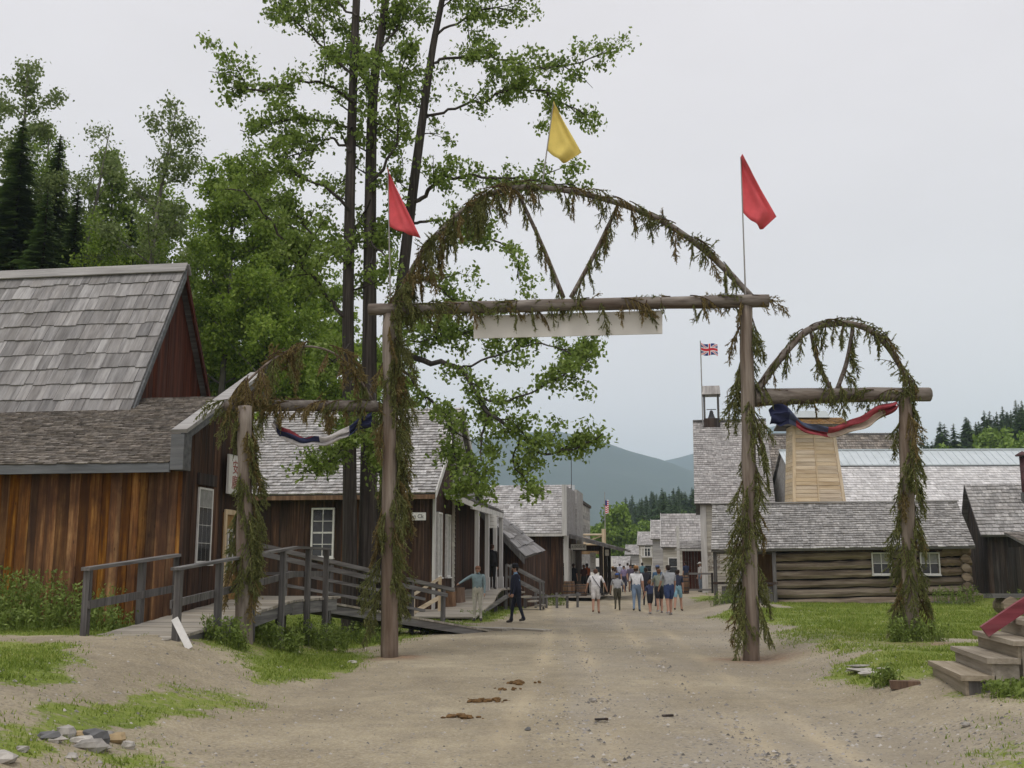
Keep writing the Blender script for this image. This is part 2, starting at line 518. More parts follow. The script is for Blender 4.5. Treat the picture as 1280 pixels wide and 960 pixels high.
GRASS.append((.85, [(-6, 16.9), (-4.4, 18.0), (-3.6, 24.5), (-5.5, 24.5)]))                       # under the ramp
SOIL = [(G(938, 827).x, G(938, 827).y, 1.0), (G(487, 823).x, G(487, 823).y, .75), (G(1138, 806).x, G(1138, 806).y, .9), (G(305, 805).x, G(305, 805).y, .7)]

def grass_mask(x, y):
    wx = x + .16 * wav(x, y, 3.1, 3) + .09 * wav(x, y, 7.3, 4) + .05 * wav(x, y, 17., 5)
    wy = y + .3 * wav(x, y, 2.3, 6) + .15 * wav(x, y, 6.1, 7) + .07 * wav(x, y, 15., 8)
    m = np.zeros(np.shape(x))
    for dens, pl in GRASS:
        a = np.zeros(np.shape(x))
        for (jx, jy) in ((0, 0), (.22, .1), (-.22, -.1), (.08, .4), (-.08, -.4), (.34, -.35), (-.34, .35)):
            a = a + in_poly(wx + jx, wy + jy, pl)
        m = np.maximum(m, dens * a / 7)
    m = np.maximum(m, 1.0 * ((y > 26) & (x > 4.9 + .12 * np.minimum(y, 60) + .3 * wav(x, y, 1.3, 9)) & (y < 44)))
    m = np.maximum(m, .9 * ((x < -8) & (y > 20)) + .0)
    m = np.maximum(m, .9 * ((y > 24) & (x < -5.0)))
    m = np.maximum(m, .95 * (y > 150)); m = np.maximum(m, .9 * ((x > 22) | (x < -16)))
    return np.clip(m, 0, 1)

def axis(dense0, dense1, step, lo, hi, g=1.22):
    a = list(np.arange(dense0, dense1 + 1e-6, step))
    s, p = step, dense1
    while p < hi:
        s = min(s * g, 400); p += s; a.append(p)
    s, p, b = step, dense0, []
    while p > lo:
        s = min(s * g, 400); p -= s; b.append(p)
    return np.array(b[::-1] + a)
gx = axis(-9, 14, .12, -5200, 5200)
gy = axis(6.5, 46, .14, -300, 6200)
XX, YY = np.meshgrid(gx, gy)
ZZ = hgt(XX, YY)
gm = grass_mask(XX, YY)
soil = np.zeros(XX.shape)
for sx, sy, sr_ in SOIL:
    d = np.hypot(XX - sx - .1, YY - sy) / sr_
    soil = np.maximum(soil, ss(1.25 - d) * (.75 + .25 * wav(XX, YY, 9., 1)))
ZZ = ZZ + .03 * soil * (XX < 12)
for off in (.1, 1.7):                                             # shallow ruts under the wheel lines
    cxl = off + .055 * YY + .25 * np.sin(YY * .11 + off)
    ZZ = ZZ - .022 * np.exp(-((XX - cxl) / .15) ** 2) * (YY < 60) + .008 * np.exp(-((XX - cxl - .3) / .14) ** 2) * (YY < 60)
trk = np.zeros(XX.shape)
for off, ww in ((.1, .16), (1.7, .18), (2.6, .12), (-.8, .14)):   # worn wheel lines in the road
    cxl = off + .055 * YY + .25 * np.sin(YY * .11 + off)
    trk = np.maximum(trk, np.exp(-((XX - cxl) / ww) ** 2) * (.5 + .5 * wav(XX, YY, .9, 10)))
grav = np.clip(.5 + .5 * wav(XX, YY, .55, 11) + .25 * wav(XX, YY, 1.9, 2), 0, 1) * (XX > .3 + .03 * YY) * 1.0
ny, nx = XX.shape
idx = np.arange(ny * nx).reshape(ny, nx)
F = np.stack([idx[:-1, :-1], idx[:-1, 1:], idx[1:, 1:], idx[1:, :-1]], -1).reshape(-1, 4)

tg = NT('dirt_and_grass')
att = tg.n('VertexColor'); att.layer_name = 'cover'
sep = tg.n('SeparateColor'); tg.l(att.outputs['Color'], sep.inputs[0])
co = tg.coords()
big = tg.noise(co, .35, 5, .6); medn = tg.noise(co, 2.2, 6, .65); fin = tg.noise(co, 26, 4, .7)
dirt = tg.ramp(big, [(.32, sr(130, 119, 97)), (.5, sr(152, 141, 117)), (.68, sr(170, 159, 134))])
dirt = tg.mix(tg.math('MULTIPLY', tg.ramp(medn, [(.4, (0, 0, 0)), (.68, (1, 1, 1))]), .6), dirt, sr(118, 109, 94))
dirt = tg.mix(tg.math('MULTIPLY', tg.ramp(fin, [(.45, (0, 0, 0)), (.75, (1, 1, 1))]), .6), dirt, sr(190, 181, 162))
dirt = tg.mix(tg.math('MULTIPLY', tg.ramp(tg.noise(co, 55, 3, .7), [(.5, (0, 0, 0)), (.72, (1, 1, 1))]), .55), dirt, sr(104, 94, 80))
# loose gravel: pebbles of differing greys
vo = tg.n('TexVoronoi'); vo.inputs['Scale'].default_value = 19; tg.l(co, vo.inputs['Vector'])
peb = tg.ramp(vo.outputs['Distance'], [(.2, (1, 1, 1)), (.42, (0, 0, 0))])
pc = tg.ramp(vo.outputs['Color'], [(.2, sr(92, 88, 84)), (.6, sr(140, 134, 126)), (1, sr(196, 190, 182))])
pf = tg.math('MULTIPLY', peb, tg.math('MULTIPLY', tg.ramp(tg.noise(co, 1.3, 4), [(.42, (0, 0, 0)), (.6, (1, 1, 1))]), tg.math('ADD', tg.math('MULTIPLY', sep.outputs[1], .75), .45)))
dirt = tg.mix(tg.math('MULTIPLY', sep.outputs[1], .55), dirt, sr(150, 143, 131))
dirt = tg.mix(pf, dirt, pc)
dirt = tg.mix(tg.math('MULTIPLY', att.outputs['Alpha'], .6), dirt, sr(186, 171, 142))
damp = tg.ramp(tg.noise(tg.coords((.5, .16, .5)), 1.0, 5, .6), [(.5, (0, 0, 0)), (.66, (1, 1, 1))])
dirt = tg.mix(tg.math('MULTIPLY', damp, .4), dirt, sr(116, 107, 92))
soilc = tg.ramp(tg.noise(co, 14, 4), [(.3, sr(92, 70, 54)), (.7, sr(150, 118, 92))])
dirt = tg.mix(tg.math('MULTIPLY', sep.outputs[2], .85), dirt, soilc)
gfine = tg.noise(co, 9, 5, .7)
gc = tg.ramp(tg.math('ADD', tg.math('MULTIPLY', gfine, .6), tg.math('MULTIPLY', tg.noise(co, .9, 3), .4)), [(.3, (.085, .12, .018)), (.5, (.17, .215, .038)), (.7, (.27, .27, .085))])
gmask = tg.math('ADD', sep.outputs[0], tg.math('MULTIPLY', tg.math('SUBTRACT', tg.noise(co, 7, 5, .75), .5), 1.5))
gmask = tg.ramp(gmask, [(.42, (0, 0, 0)), (.66, (1, 1, 1))])
gmask = tg.math('MULTIPLY', gmask, tg.math('MINIMUM', tg.math('MULTIPLY', sep.outputs[0], 4.0), 1.0))
tg.col(tg.mix(gmask, dirt, gc))
tg.rough(.95)
tg.bump(tg.math('ADD', tg.math('ADD', tg.math('MULTIPLY', fin, .35), tg.math('MULTIPLY', medn, .6)), tg.math('MULTIPLY', peb, .3)), .6, .05)
ground = np_mesh('ground', np.stack([XX, YY, ZZ], -1).reshape(-1, 3), F, tg.mat, smooth=True)
ca = ground.data.color_attributes.new('cover', 'FLOAT_COLOR', 'POINT')
ca.data.foreach_set('color', np.stack([gm, grav, np.clip(soil, 0, 1), np.clip(trk, 0, 1)], -1).astype(np.float32).ravel())
tag(ground, kind='structure')

# ------------------------------------------------------------------ far mountains
def mountain(name, Y, prof, depth, mat, amp, rise=.0):
    """a ridge whose crest follows (px, py) at depth Y, falling away on both sides"""
    px = np.array([p[0] for p in prof], float); py = np.array([p[1] for p in prof], float)
    u = np.linspace(px[0], px[-1], 160)
    cy = np.interp(u, px, py)
    X = np.array([W(a, b, Y).x for a, b in zip(u, cy)]); Zc = np.array([W(a, b, Y).z for a, b in zip(u, cy)])
    k = np.linspace(-1, 1, 41)
    V = []
    for t in k:
        fall = (1 - abs(t)) ** 1.15
        yy = Y + t * depth
        n = amp * (wav(X / Y, np.full_like(X, t), 9., 1) + .5 * wav(X / Y, np.full_like(X, t), 23., 2) + .3 * wav(X / Y, np.full_like(X, t * 2), 51., 3)) * (abs(t) * (1 - abs(t)) * 4) ** .5
        fine = amp * .10 * wav(X / Y, np.full_like(X, t), 140., 4)
        V.append(np.stack([X * (1 + .0 * t), np.full_like(X, yy), np.maximum((Zc + fine) * fall + n * fall, -2) - 1], -1))
    V = np.concatenate(V)
    n1 = len(u); m1 = len(k)
    ii = np.arange(n1 * m1).reshape(m1, n1)
    Ff = np.stack([ii[:-1, :-1], ii[:-1, 1:], ii[1:, 1:], ii[1:, :-1]], -1).reshape(-1, 4)
    return tag(np_mesh(name, V, Ff, mat, smooth=True), kind='structure')
tm = NT('forested_slope')
cm = tm.coords()
tm.col(tm.ramp(tm.math('ADD', tm.math('MULTIPLY', tm.noise(cm, .006, 6, .65), .6), tm.math('MULTIPLY', tm.noise(cm, .05, 4, .7), .4)), [(.35, (.006, .012, .016)), (.5, (.014, .023, .027)), (.66, (.025, .037, .036))]))
tm.rough(1)
mountain('mountain_ridge', 2900, [(-500, 640), (100, 600), (400, 575), (540, 556), (600, 547), (650, 540), (690, 538), (720, 543), (760, 554), (800, 567), (830, 575), (870, 590), (960, 620), (1300, 680)], 1100, tm.mat, 14)
mountain('far_mountain', 4000, [(500, 640), (700, 610), (790, 588), (832, 575), (850, 571), (870, 566), (900, 552), (950, 536), (985, 528), (1010, 531), (1060, 548), (1120, 570), (1300, 620), (1700, 660)], 1200, tm.mat, 16)

# ------------------------------------------------------------------ building helpers
def boards(parent, p0, p1, z0, z1, width, mat, thick=.03, name='board', gap=.006, jit=.006, holes=(), out=(0, -1)):
    """upright boards side by side from p0 to p1; z0 / z1 numbers or functions of distance along; holes = (a0, a1, zlo, zhi)"""
    p0, p1 = Vector(p0), Vector(p1)
    d = p1 - p0; L = d.length; d.normalize()
    o = Vector(out)
    f0 = z0 if callable(z0) else (lambda a: z0)
    f1 = z1 if callable(z1) else (lambda a: z1)
    a = 0.0
    cuts = sorted({0.0, L} | {h for q in holes for h in q[:2]})
    res = []
    edges = [0.0]
    while edges[-1] < L - width * .4:
        n = edges[-1] + width * random.uniform(.75, 1.25)
        for c in cuts:
            if edges[-1] + .02 < c < n + width * .35:
                n = c; break
        edges.append(min(n, L))
    if edges[-1] < L: edges.append(L)
    for a0, a1 in zip(edges[:-1], edges[1:]):
        am = (a0 + a1) / 2
        segs = [(f0, f1)]
        for (h0, h1_, zl, zh) in holes:
            if h0 - 1e-6 <= am <= h1_ + 1e-6:
                segs = [(f0, lambda q, zl=zl: zl), (lambda q, zh=zh: zh, f1)]
        off = random.uniform(-jit, jit); g = gap / 2
        for (b0, b1) in segs:
            if b1(am) - b0(am) < .03: continue
            mb = MB()
            ring = []
            for (aa, zz) in ((a0 + g, b0(a0)), (a1 - g, b0(a1)), (a1 - g, b1(a1)), (a0 + g, b1(a0))):
                q = p0 + d * aa
                ring.append((q.x, q.y, zz))
            front = [(x + o.x * (thick + off), y + o.y * (thick + off), z) for x, y, z in ring]
            mb.prism(ring, front)
            res.append(mb.build(name, mat, parent))
    return res

def slab(parent, pts, thick, mat, name='wall', out=None):
    """a flat polygon given a thickness behind it"""
    pts = [Vector(p) for p in pts]
    nrm = (pts[1] - pts[0]).cross(pts[2] - pts[0]).normalized()
    mb = MB()
    mb.prism([p for p in pts], [p - nrm * thick for p in pts])
    return mb.build(name, mat, parent)

def roof_pieces(e0, e1, r1, r0, exposure, width, thick, sag=0, wj=.35, ej=.02, over=.25):
    """shingle boxes course by course between an eave line e0-e1 and a ridge line r0-r1"""
    e0, e1, r0, r1 = map(Vector, (e0, e1, r0, r1))
    nrm = (e1 - e0).cross(r0 - e0).normalized()
    if nrm.z < 0: nrm = -nrm
    up = ((r0 + r1) / 2 - (e0 + e1) / 2)
    Ls = up.length
    n = max(1, int(round(Ls / exposure)))
    out = []
    for k in range(n):
        t0 = k / n; t1 = min(1.0, (k + 1 + over) / n)
        a0, b0 = e0.lerp(r0, t0), e1.lerp(r1, t0)
        a1, b1 = e0.lerp(r0, t1), e1.lerp(r1, t1)
        L = (b0 - a0).length
        s = 0.0
        while s < L - 1e-4:
            w_ = width * random.uniform(1 - wj, 1 + wj)
            s1 = min(L, s + w_)
            if L - s1 < width * .35: s1 = L
            u0, u1 = (s + .004) / L, (s1 - .004) / L
            ej0 = random.uniform(-ej, ej)
            dn = (a0 - a1).normalized() * ej0
            sg = lambda u: -nrm * (sag * 4 * u * (1 - u))
            q0 = a0.lerp(b0, u0) + dn + sg(u0); q1 = a0.lerp(b0, u1) + dn + sg(u1)
            q2 = a1.lerp(b1, u1) + sg(u1); q3 = a1.lerp(b1, u0) + sg(u0)
            th = thick * random.uniform(.75, 1.3)
            lift = nrm * (thick * .55 + random.uniform(0, thick * .25))
            lo = [q0 + lift, q1 + lift, q2 + nrm * .002, q3 + nrm * .002]
            hi = [q0 + lift + nrm * th, q1 + lift + nrm * th * random.uniform(.8, 1.1), q2 + nrm * (.002 + th * .4), q3 + nrm * (.002 + th * .4)]
            out.append((lo, hi))
            s = s1
    return out

def roof(parent, e0, e1, r1, r0, exposure, width, mat, thick=.03, single=False, deck_mat=None, name='roof', sag=0, ej=.02):
    deckp = slab(parent, [Vector(e0), Vector(e1), Vector(r1), Vector(r0)], .06, deck_mat or M['grey_x'], name)
    pcs = roof_pieces(e0, e1, r1, r0, exposure, width, thick, sag, ej=ej)
    if single:
        for lo, hi in pcs[:300]:
            mb = MB(); mb.prism(lo, hi); mb.build('shake', mat, deckp)
        rest = pcs[300:]
    else:
        rest = pcs
    if rest:
        mb = MB()
        for lo, hi in rest: mb.prism(lo, hi)
        tag(mb.build('shingles', mat, deckp), kind='stuff')
    return deckp

def clapboards(parent, p0, p1, z0, z1, h, mat, out=(0, -1), ztop=None, name='clapboards', single=False, holder=None):
    """horizontal boards; each leans out at its lower edge. ztop(u) limits the height along the wall"""
    p0, p1 = Vector((*p0, 0)), Vector((*p1, 0)); o = Vector((*out, 0))
    z = z0; mb = MB(); L = (p1 - p0).length
    while z < z1 - .02:
        za = min(z + h, z1)
        u0, u1 = 0.0, 1.0
        if ztop:
            us = [u for u in np.linspace(0, 1, 81) if ztop(u) >= za]
            if not us: z = za; continue
            u0, u1 = us[0], us[-1]
        cuts = [u0] + sorted(random.uniform(u0, u1) for _ in range(int(L * (u1 - u0) / 3.6))) + [u1]
        for a, b in zip(cuts[:-1], cuts[1:]):
            if b - a < .01: continue
            A, B = p0.lerp(p1, a) , p0.lerp(p1, b)
            j = random.uniform(-.004, .004)
            q = [A + o * (.03 + j) + Vector((0, 0, z - .015)), B + o * (.03 + j) + Vector((0, 0, z - .015)), B + o * (.008) + Vector((0, 0, za)), A + o * (.008) + Vector((0, 0, za))]
            bk = [A + Vector((0, 0, z - .015)), B + Vector((0, 0, z - .015)), B + Vector((0, 0, za)), A + Vector((0, 0, za))]
            if single:
                m2 = MB(); m2.prism(q, bk); m2.build('clapboard', mat, holder or parent)
            else:
                mb.prism(q, bk)
        z = za
    if not single:
        return tag(mb.build(name, mat, parent), kind='stuff')

def window(parent, o, u, nrm, w_, h_, cols, rows, fw=.06, frame='white_paint', glass='glass', split=None, sill=True, depth=.07):
    """window standing on o (lower middle), u = direction along the wall, nrm = outwards"""
    o, u, nrm = Vector(o), Vector(u).normalized(), Vector(nrm).normalized()
    z = Vector((0, 0, 1))
    mb = MB()
    def bar(a0, a1, b0, b1, d0, d1, m=mb):
        q = [o + u * a + z * b for a, b in ((a0, b0), (a1, b0), (a1, b1), (a0, b1))]
        m.prism([p + nrm * d0 for p in q], [p + nrm * d1 for p in q])
    hw = w_ / 2
    bar(-hw - fw, -hw, -fw, h_ + fw, -.02, depth)
    bar(hw, hw + fw, -fw, h_ + fw, -.02, depth)
    bar(-hw, hw, h_, h_ + fw, -.02, depth)
    bar(-hw, hw, -fw, 0, -.02, depth)
    fr = mb.build('window', M[frame], parent)
    mt = MB(); t = .02
    for i in range(1, cols):
        c = -hw + w_ * i / cols
        bar(c - t / 2 - .003, c + t / 2 + .003, 0, h_, 0, depth * .6, mt)
    for j in range(1, rows):
        b = h_ * j / rows
        thk = .03 if (split and j == split) else .013
        bar(-hw, hw, b - thk, b + thk, 0, depth * .66, mt)
    if cols > 1 or rows > 1:
        mt.build('glazing_bar', M[frame], fr)
    for i in range(cols):
        for j in range(rows):
            mp_ = MB()
            bar(-hw + w_ * i / cols + .004, -hw + w_ * (i + 1) / cols - .004, h_ * j / rows + .004, h_ * (j + 1) / rows - .004, .004, .02, mp_)
            mp_.build('pane', M[glass] if isinstance(glass, str) else M[glass[j]], fr)
    if sill:
        ms = MB(); bar(-hw - fw * 1.5, hw + fw * 1.5, -fw - .05, -fw - .003, -.01, depth + .05, ms)
        ms.build('sill', M[frame], fr)
    return fr

def text(parent, body, o, u, nrm, size, mat, name='lettering', width=None):
    """raised lettering, converted to a mesh"""
    cu = bpy.data.curves.new(name, 'FONT')
    cu.body = body; cu.size = size; cu.align_x = 'CENTER'; cu.align_y = 'CENTER'; cu.extrude = .004
    tmp = bpy.data.objects.new(name, cu)
    S.collection.objects.link(tmp)
    dg = bpy.context.evaluated_depsgraph_get()
    me = bpy.data.meshes.new_from_object(tmp.evaluated_get(dg))
    bpy.data.objects.remove(tmp)
    me.materials.clear(); me.materials.append(mat)
    ob = link(name, me, parent)
    u, nrm = Vector(u).normalized(), Vector(nrm).normalized()
    up = nrm.cross(u).normalized()
    m = Matrix((u, up, nrm)).transposed().to_4x4()
    if width and len(me.vertices):
        wv = max(v.co.x for v in me.vertices) - min(v.co.x for v in me.vertices)
        m = m @ Matrix.Diagonal((width / wv, 1, 1, 1))
    m.translation = Vector(o)
    ob.matrix_basis = m
    return ob

def lerp(a, b, t): return a + (b - a) * t

# ------------------------------------------------------------------ dark wooden shop on the left, with the tall shake roof behind
b1 = empty('wooden_shop', (-5.98, 19.75, 0), 'rust-brown board shop with low shingle roof beside the ramp at far left', 'building', -8.5)
gz = .72
slab(b1, [(-5.6, .06, gz - .4), (-.03, .06, gz - .4), (-.03, .06, 3.6), (-5.6, .06, 3.6)], .08, M['inside'], 'wall')
boards(b1, (-5.6, .05), (.0, .05), lambda a: gz - .3, lambda a: 3.52, .2, M['board_orange'], .035)
slab(b1, [(-.06, .03, gz - .4), (-.06, 3.2, gz - .4), (-.06, 3.2, 5.6), (-.06, .03, 4.1)], .08, M['inside'], 'wall')
ptop = lambda a: 4.05 + (5.6 - 4.05) * a / 3.2
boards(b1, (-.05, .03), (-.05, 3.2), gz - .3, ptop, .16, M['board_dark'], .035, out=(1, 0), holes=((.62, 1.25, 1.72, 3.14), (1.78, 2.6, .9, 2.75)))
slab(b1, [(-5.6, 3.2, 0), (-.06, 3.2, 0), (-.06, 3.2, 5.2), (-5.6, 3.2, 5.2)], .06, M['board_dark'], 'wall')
m = MB()                                            # grey cap board on the sloping parapet and its square end
m.beam((-.02, -.28, 4.1), (-.02, 3.3, 5.8), .3, .07)
m.build('parapet_cap', M['ridge'], b1)
m = MB(); m.prism([(.03, -.25, 3.9), (.03, 3.28, 5.58), (.03, 3.28, 5.74), (.03, -.25, 4.06)], [(.075, -.25, 3.9), (.075, 3.28, 5.58), (.075, 3.28, 5.74), (.075, -.25, 4.06)])
m.build('parapet_trim', M['fascia'], b1)
m = MB(); m.box(-.16, .09, -.3, .02, 3.4, 4.05); m.build('parapet_end', M['fascia'], b1)
m = MB(); m.box(-5.7, -.17, -.3, -.24, 3.36, 3.52); m.build('fascia_board', M['fascia'], b1)
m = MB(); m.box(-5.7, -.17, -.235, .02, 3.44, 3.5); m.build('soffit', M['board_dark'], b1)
roof(b1, (-5.7, -.3, 3.52), (-.17, -.3, 3.52), (-.17, 3.1, 5.28), (-5.7, 3.1, 5.28), .085, .2, M['shake_brown'], .022, sag=.0, ej=.014)
m = MB(); m.box(-.02, .05, -.05, .1, gz - .3, 3.95); m.build('corner_board', M['board_dark'], b1)
window(b1, (-.015, .94, 1.78), (0, 1, 0), (1, 0, 0), .56, 1.34, 3, 4, .035, split=2, glass=['glass', 'glass', 'glass', 'curtain'], depth=.03)
m = MB(); m.box(-.01, .04, .55, 1.33, 3.2, 3.42); m.build('lintel', M['board_black'], b1)
# honey-coloured entrance with a narrow glazed panel
d = MB(); d.box(-.03, .02, 1.8, 2.58, .92, 2.74); dr = d.build('door', M['door_wood'], b1)
d = MB(); d.box(.021, .06, 1.78, 1.86, .92, 2.8); d.box(.021, .06, 2.52, 2.6, .92, 2.8); d.box(.021, .06, 1.86, 2.52, 2.7, 2.8); d.build('door_frame', M['newwood_z'], dr)
d = MB(); d.box(.021, .05, 1.95, 2.0, 1.5, 2.42); d.box(.021, .05, 2.2, 2.25, 1.5, 2.42); d.box(.021, .05, 2.0, 2.2, 2.37, 2.42); d.box(.021, .05, 2.0, 2.2, 1.5, 1.55); d.build('sash', M['white_paint'], dr)
for k in range(3):
    d = MB(); d.box(.022, .035, 2.0, 2.2, 1.56 + k * .27, 1.56 + k * .27 + .245); d.build('pane', M['glass'], dr)
# tall part with split shakes
ev_y, ev_z, ry, rz_ = 1.9, 4.05, 4.6, 8.62
slope = (rz_ - ev_z) / (ry - ev_y)
tall_roof = roof(b1, (-8.0, ev_y, ev_z), (-2.42, ev_y, ev_z), (-2.42, ry, rz_), (-8.0, ry, rz_), .46, .3, M['shake'], .028, single=True, sag=0, ej=.03)
roof(b1, (-2.42, 2 * ry - ev_y, ev_z), (-8.0, 2 * ry - ev_y, ev_z), (-8.0, ry, rz_), (-2.42, ry, rz_), .46, .34, M['shake'], .04, ej=.03)
gab = lambda a: max(4.0, min(rz_ - slope * abs((ev_y + .25 + a) - ry) - .12, 9))
slab(b1, [(-2.66, ev_y + .2, 3.9), (-2.66, 2 * ry - ev_y - .2, 3.9), (-2.66, ry, rz_ - .3)], .06, M['inside'], 'wall')
boards(b1, (-2.65, ev_y + .25), (-2.65, 2 * ry - ev_y - .25), 3.9, gab, .17, M['board_red'], .03, out=(1, 0))
for sgn in (1, -1):
    m = MB(); y0 = ry - sgn * (ry - ev_y)
    m.prism([(-2.44, y0, ev_z - .22), (-2.44, ry, rz_ - .26), (-2.44, ry, rz_ - .04), (-2.44, y0, ev_z - .04)], [(-2.38, y0, ev_z - .22), (-2.38, ry, rz_ - .26), (-2.38, ry, rz_ - .04), (-2.38, y0, ev_z - .04)])
    m.build('barge_board', M['fascia'] if sgn > 0 else M['board_red'], b1)
m = MB(); m.beam((-8.0, ry - .1, rz_ + .0), (-2.36, ry - .1, rz_ + .0), .26, .035, up=(0, -.86, .5)); m.build('ridge_board', M['ridge'], b1)
m = MB(); m.beam((-8.0, ry + .12, rz_ - .01), (-2.36, ry + .12, rz_ - .01), .26, .035, up=(0, .86, .5)); m.build('ridge_board', M['ridge'], b1)
# sign with red characters, hung from the front of the shop
sg = empty('hanging_sign', (-5.98 + .148 * 1.66 + .989 * .1, 19.75 + .989 * 1.66 - .148 * .1, 3.2), 'white board with faded red characters on the dark shop front', 'sign', -8.5)
m = MB(); m.box(.0, .04, -.02, 1.02, -.08, .66); m.build('board', M['white_paint'], sg)
m = MB(); m.box(.002, .045, -.04, -.021, -.1, .68); m.box(.002, .045, 1.021, 1.04, -.1, .68); m.box(.002, .045, -.02, 1.02, -.1, -.081); m.box(.002, .045, -.02, 1.02, .661, .68); m.build('frame', M['trim'], sg)
M['char_red'] = plain('faded_red_lettering', (.3, .1, .08), .8, 0, 9, .3)
for k, ch in enumerate('安昌'):
    text(sg, ch, (.043, .3 + k * .34, .42), (0, 1, 0), (1, 0, 0), .3, M['char_red'], 'character')
for k, ch in enumerate('廣行'):
    text(sg, ch, (.043, .28 + k * .34, .12), (0, 1, 0), (1, 0, 0), .3, M['char_red'], 'character')

# ------------------------------------------------------------------ ramp and platform in front of the shop
rp = empty('boardwalk_ramp', (-5.09, 16.5, 0), 'plank ramp with grey handrails climbing beside the rust-brown shop', 'ramp', -8.5)
rz = lambda y: .61 + .42 * min(max(y, 0), 5.2) / 5.2
y = -.25
while y < 8.1:
    w_ = random.uniform(.15, .2)
    z = rz(y + w_ / 2); zz0, zz1 = rz(y), rz(y + w_)
    xl, xr = -1.34 + random.uniform(-.03, .02), .03 + random.uniform(-.02, .02)
    if y > 5.3: xl -= .9
    m = MB(); m.prism([(xl, y + .005, zz0 - .045), (xr, y + .005, zz0 - .045), (xr, y + w_ - .005, zz1 - .045), (xl, y + w_ - .005, zz1 - .045)],
                      [(xl, y + .005, zz0), (xr, y + .005, zz0), (xr, y + w_ - .005, zz1), (xl, y + w_ - .005, zz1)])
    m.build('plank', M['deck'], rp); y += w_
for x in (-.02, -1.25):
    m = MB(); m.prism([(x - .03, 0.0, .33), (x + .03, 0, .33), (x + .03, 5.2, .78), (x - .03, 5.2, .78)], [(x - .03, 0, .56), (x + .03, 0, .56), (x + .03, 5.2, .975), (x - .03, 5.2, .975)])
    m.prism([(x - .03, 5.21, .74), (x + .03, 5.21, .74), (x + .03, 8.05, .74), (x - .03, 8.05, .74)], [(x - .03, 5.21, .975), (x + .03, 5.21, .975), (x + .03, 8.05, .975), (x - .03, 8.05, .975)])
    m.build('stringer', M['grey_y'], rp)
for yy in (0.05, 1.53, 3.0, 4.45, 5.9, 7.07):
    m = MB(); m.box(.012, .112, yy - .05, yy + .05, -.3 if yy > 3 else .1, rz(yy) + 1.0, .004); m.build('rail_post', M['grey_z'], rp)
for (ya, yb) in ((-.06, 3.6), (3.62, 5.2), (5.22, 7.2)):
    m = MB(); m.beam((.05, ya, rz(ya) + 1.025), (.05, yb, rz(yb) + 1.025), .15, .045, j=.004); m.build('hand_rail', M['grey_y'], rp)
    m = MB(); m.beam((-.012, ya + .05, rz(ya) + .5), (-.012, yb, rz(yb) + .5), .04, .12, j=.004); m.build('mid_rail', M['grey_z'], rp)
for yy in (.05, 1.75, 3.05):
    m = MB(); m.box(-1.46, -1.36, yy - .05, yy + .05, .2, rz(yy) + 1.0, .004); m.build('rail_post', M['grey_z'], rp)
m = MB(); m.beam((-1.4, -.06, 1.635), (-1.4, 3.12, rz(3.1) + 1.025), .14, .045, j=.004); m.build('hand_rail', M['grey_y'], rp)
m = MB(); m.beam((-1.34, 0, 1.1), (-1.34, 3.1, rz(3.1) + .45), .04, .12, j=.004); m.build('mid_rail', M['grey_z'], rp)
m = MB(); m.box(-.1, .02, 7.5, 7.62, -.3, .74); m.build('support_post', M['grey_z'], rp); m = MB(); m.box(-1.2, -1.08, 7.5, 7.62, -.3, .74); m.build('support_post', M['grey_z'], rp)
m = MB(); m.beam((-.04, 6.1, .62), (-.04, 7.4, .02), .05, .12); m.build('brace', M['grey_z'], rp)
m = MB(); m.box(-2.1, -1.3, 7.98, 8.1, 1.5, 1.56); m.box(-2.15, -2.05, 7.98, 8.08, .4, 1.5); m.box(-1.3, -1.2, 7.98, 8.08, .9, 1.5); m.build('end_rail', M['grey_x'], rp)

r2 = empty('side_ramp', (-4.17, 25.0, 0), 'long sloping plank walk with heavy grey rail behind the main left gate post', 'ramp', -39.8)
rz2 = lambda y: .9 - .82 * y / 5.3
y = -.4
while y < 5.7:
    w_ = random.uniform(.16, .2)
    a, b = rz2(y), rz2(y + w_)
    m = MB(); m.prism([(-1.28, y + .004, a - .05), (.03, y + .004, a - .05), (.03, y + w_ - .004, b - .05), (-1.28, y + w_ - .004, b - .05)],
                      [(-1.28, y + .004, a), (.03, y + .004, a), (.03, y + w_ - .004, b), (-1.28, y + w_ - .004, b)])
    m.build('plank', M['deck'], r2); y += w_
for x in (-.03, -1.2):
    m = MB(); m.beam((x, -.3, rz2(-.3) - .16), (x, 5.3, rz2(5.3) - .12), .06, .18); m.build('stringer', M['grey_y'], r2)
for yy in (-.2, 1.2, 2.6, 4.0, 5.2):
    m = MB(); m.box(-1.38, -1.29, yy - .05, yy + .05, -.3, rz2(yy) + 1.02); m.build('rail_post', M['grey_z'], r2)
m = MB(); m.beam((-1.34, -1.2, rz2(-1.2) + 1.12), (-1.34, 5.6, rz2(5.6) + 1.02), .14, .1, j=.006); m.build('hand_rail', M['grey_y'], r2)
m = MB(); m.beam((-1.28, -1.0, rz2(-1.0) + .93), (-1.28, 5.3, rz2(5.3) + .84), .06, .11, j=.006); m.build('hand_rail', M['grey_y'], r2)
for q in (.62, .32):
    m = MB(); m.beam((-1.25, -.2, rz2(-.2) + q), (-1.25, 4.4, rz2(4.4) + q), .05, .07, j=.006); m.build('mid_rail', M['grey_y'], r2)
m = MB(); m.box(-1.6, .3, 5.75, 6.2, .0, .07); m.build('landing', M['deck'], r2)
m = MB(); m.box(-.6, 1.3, 6.22, 6.6, -.02, .055); m.build('landing', M['deck'], r2)

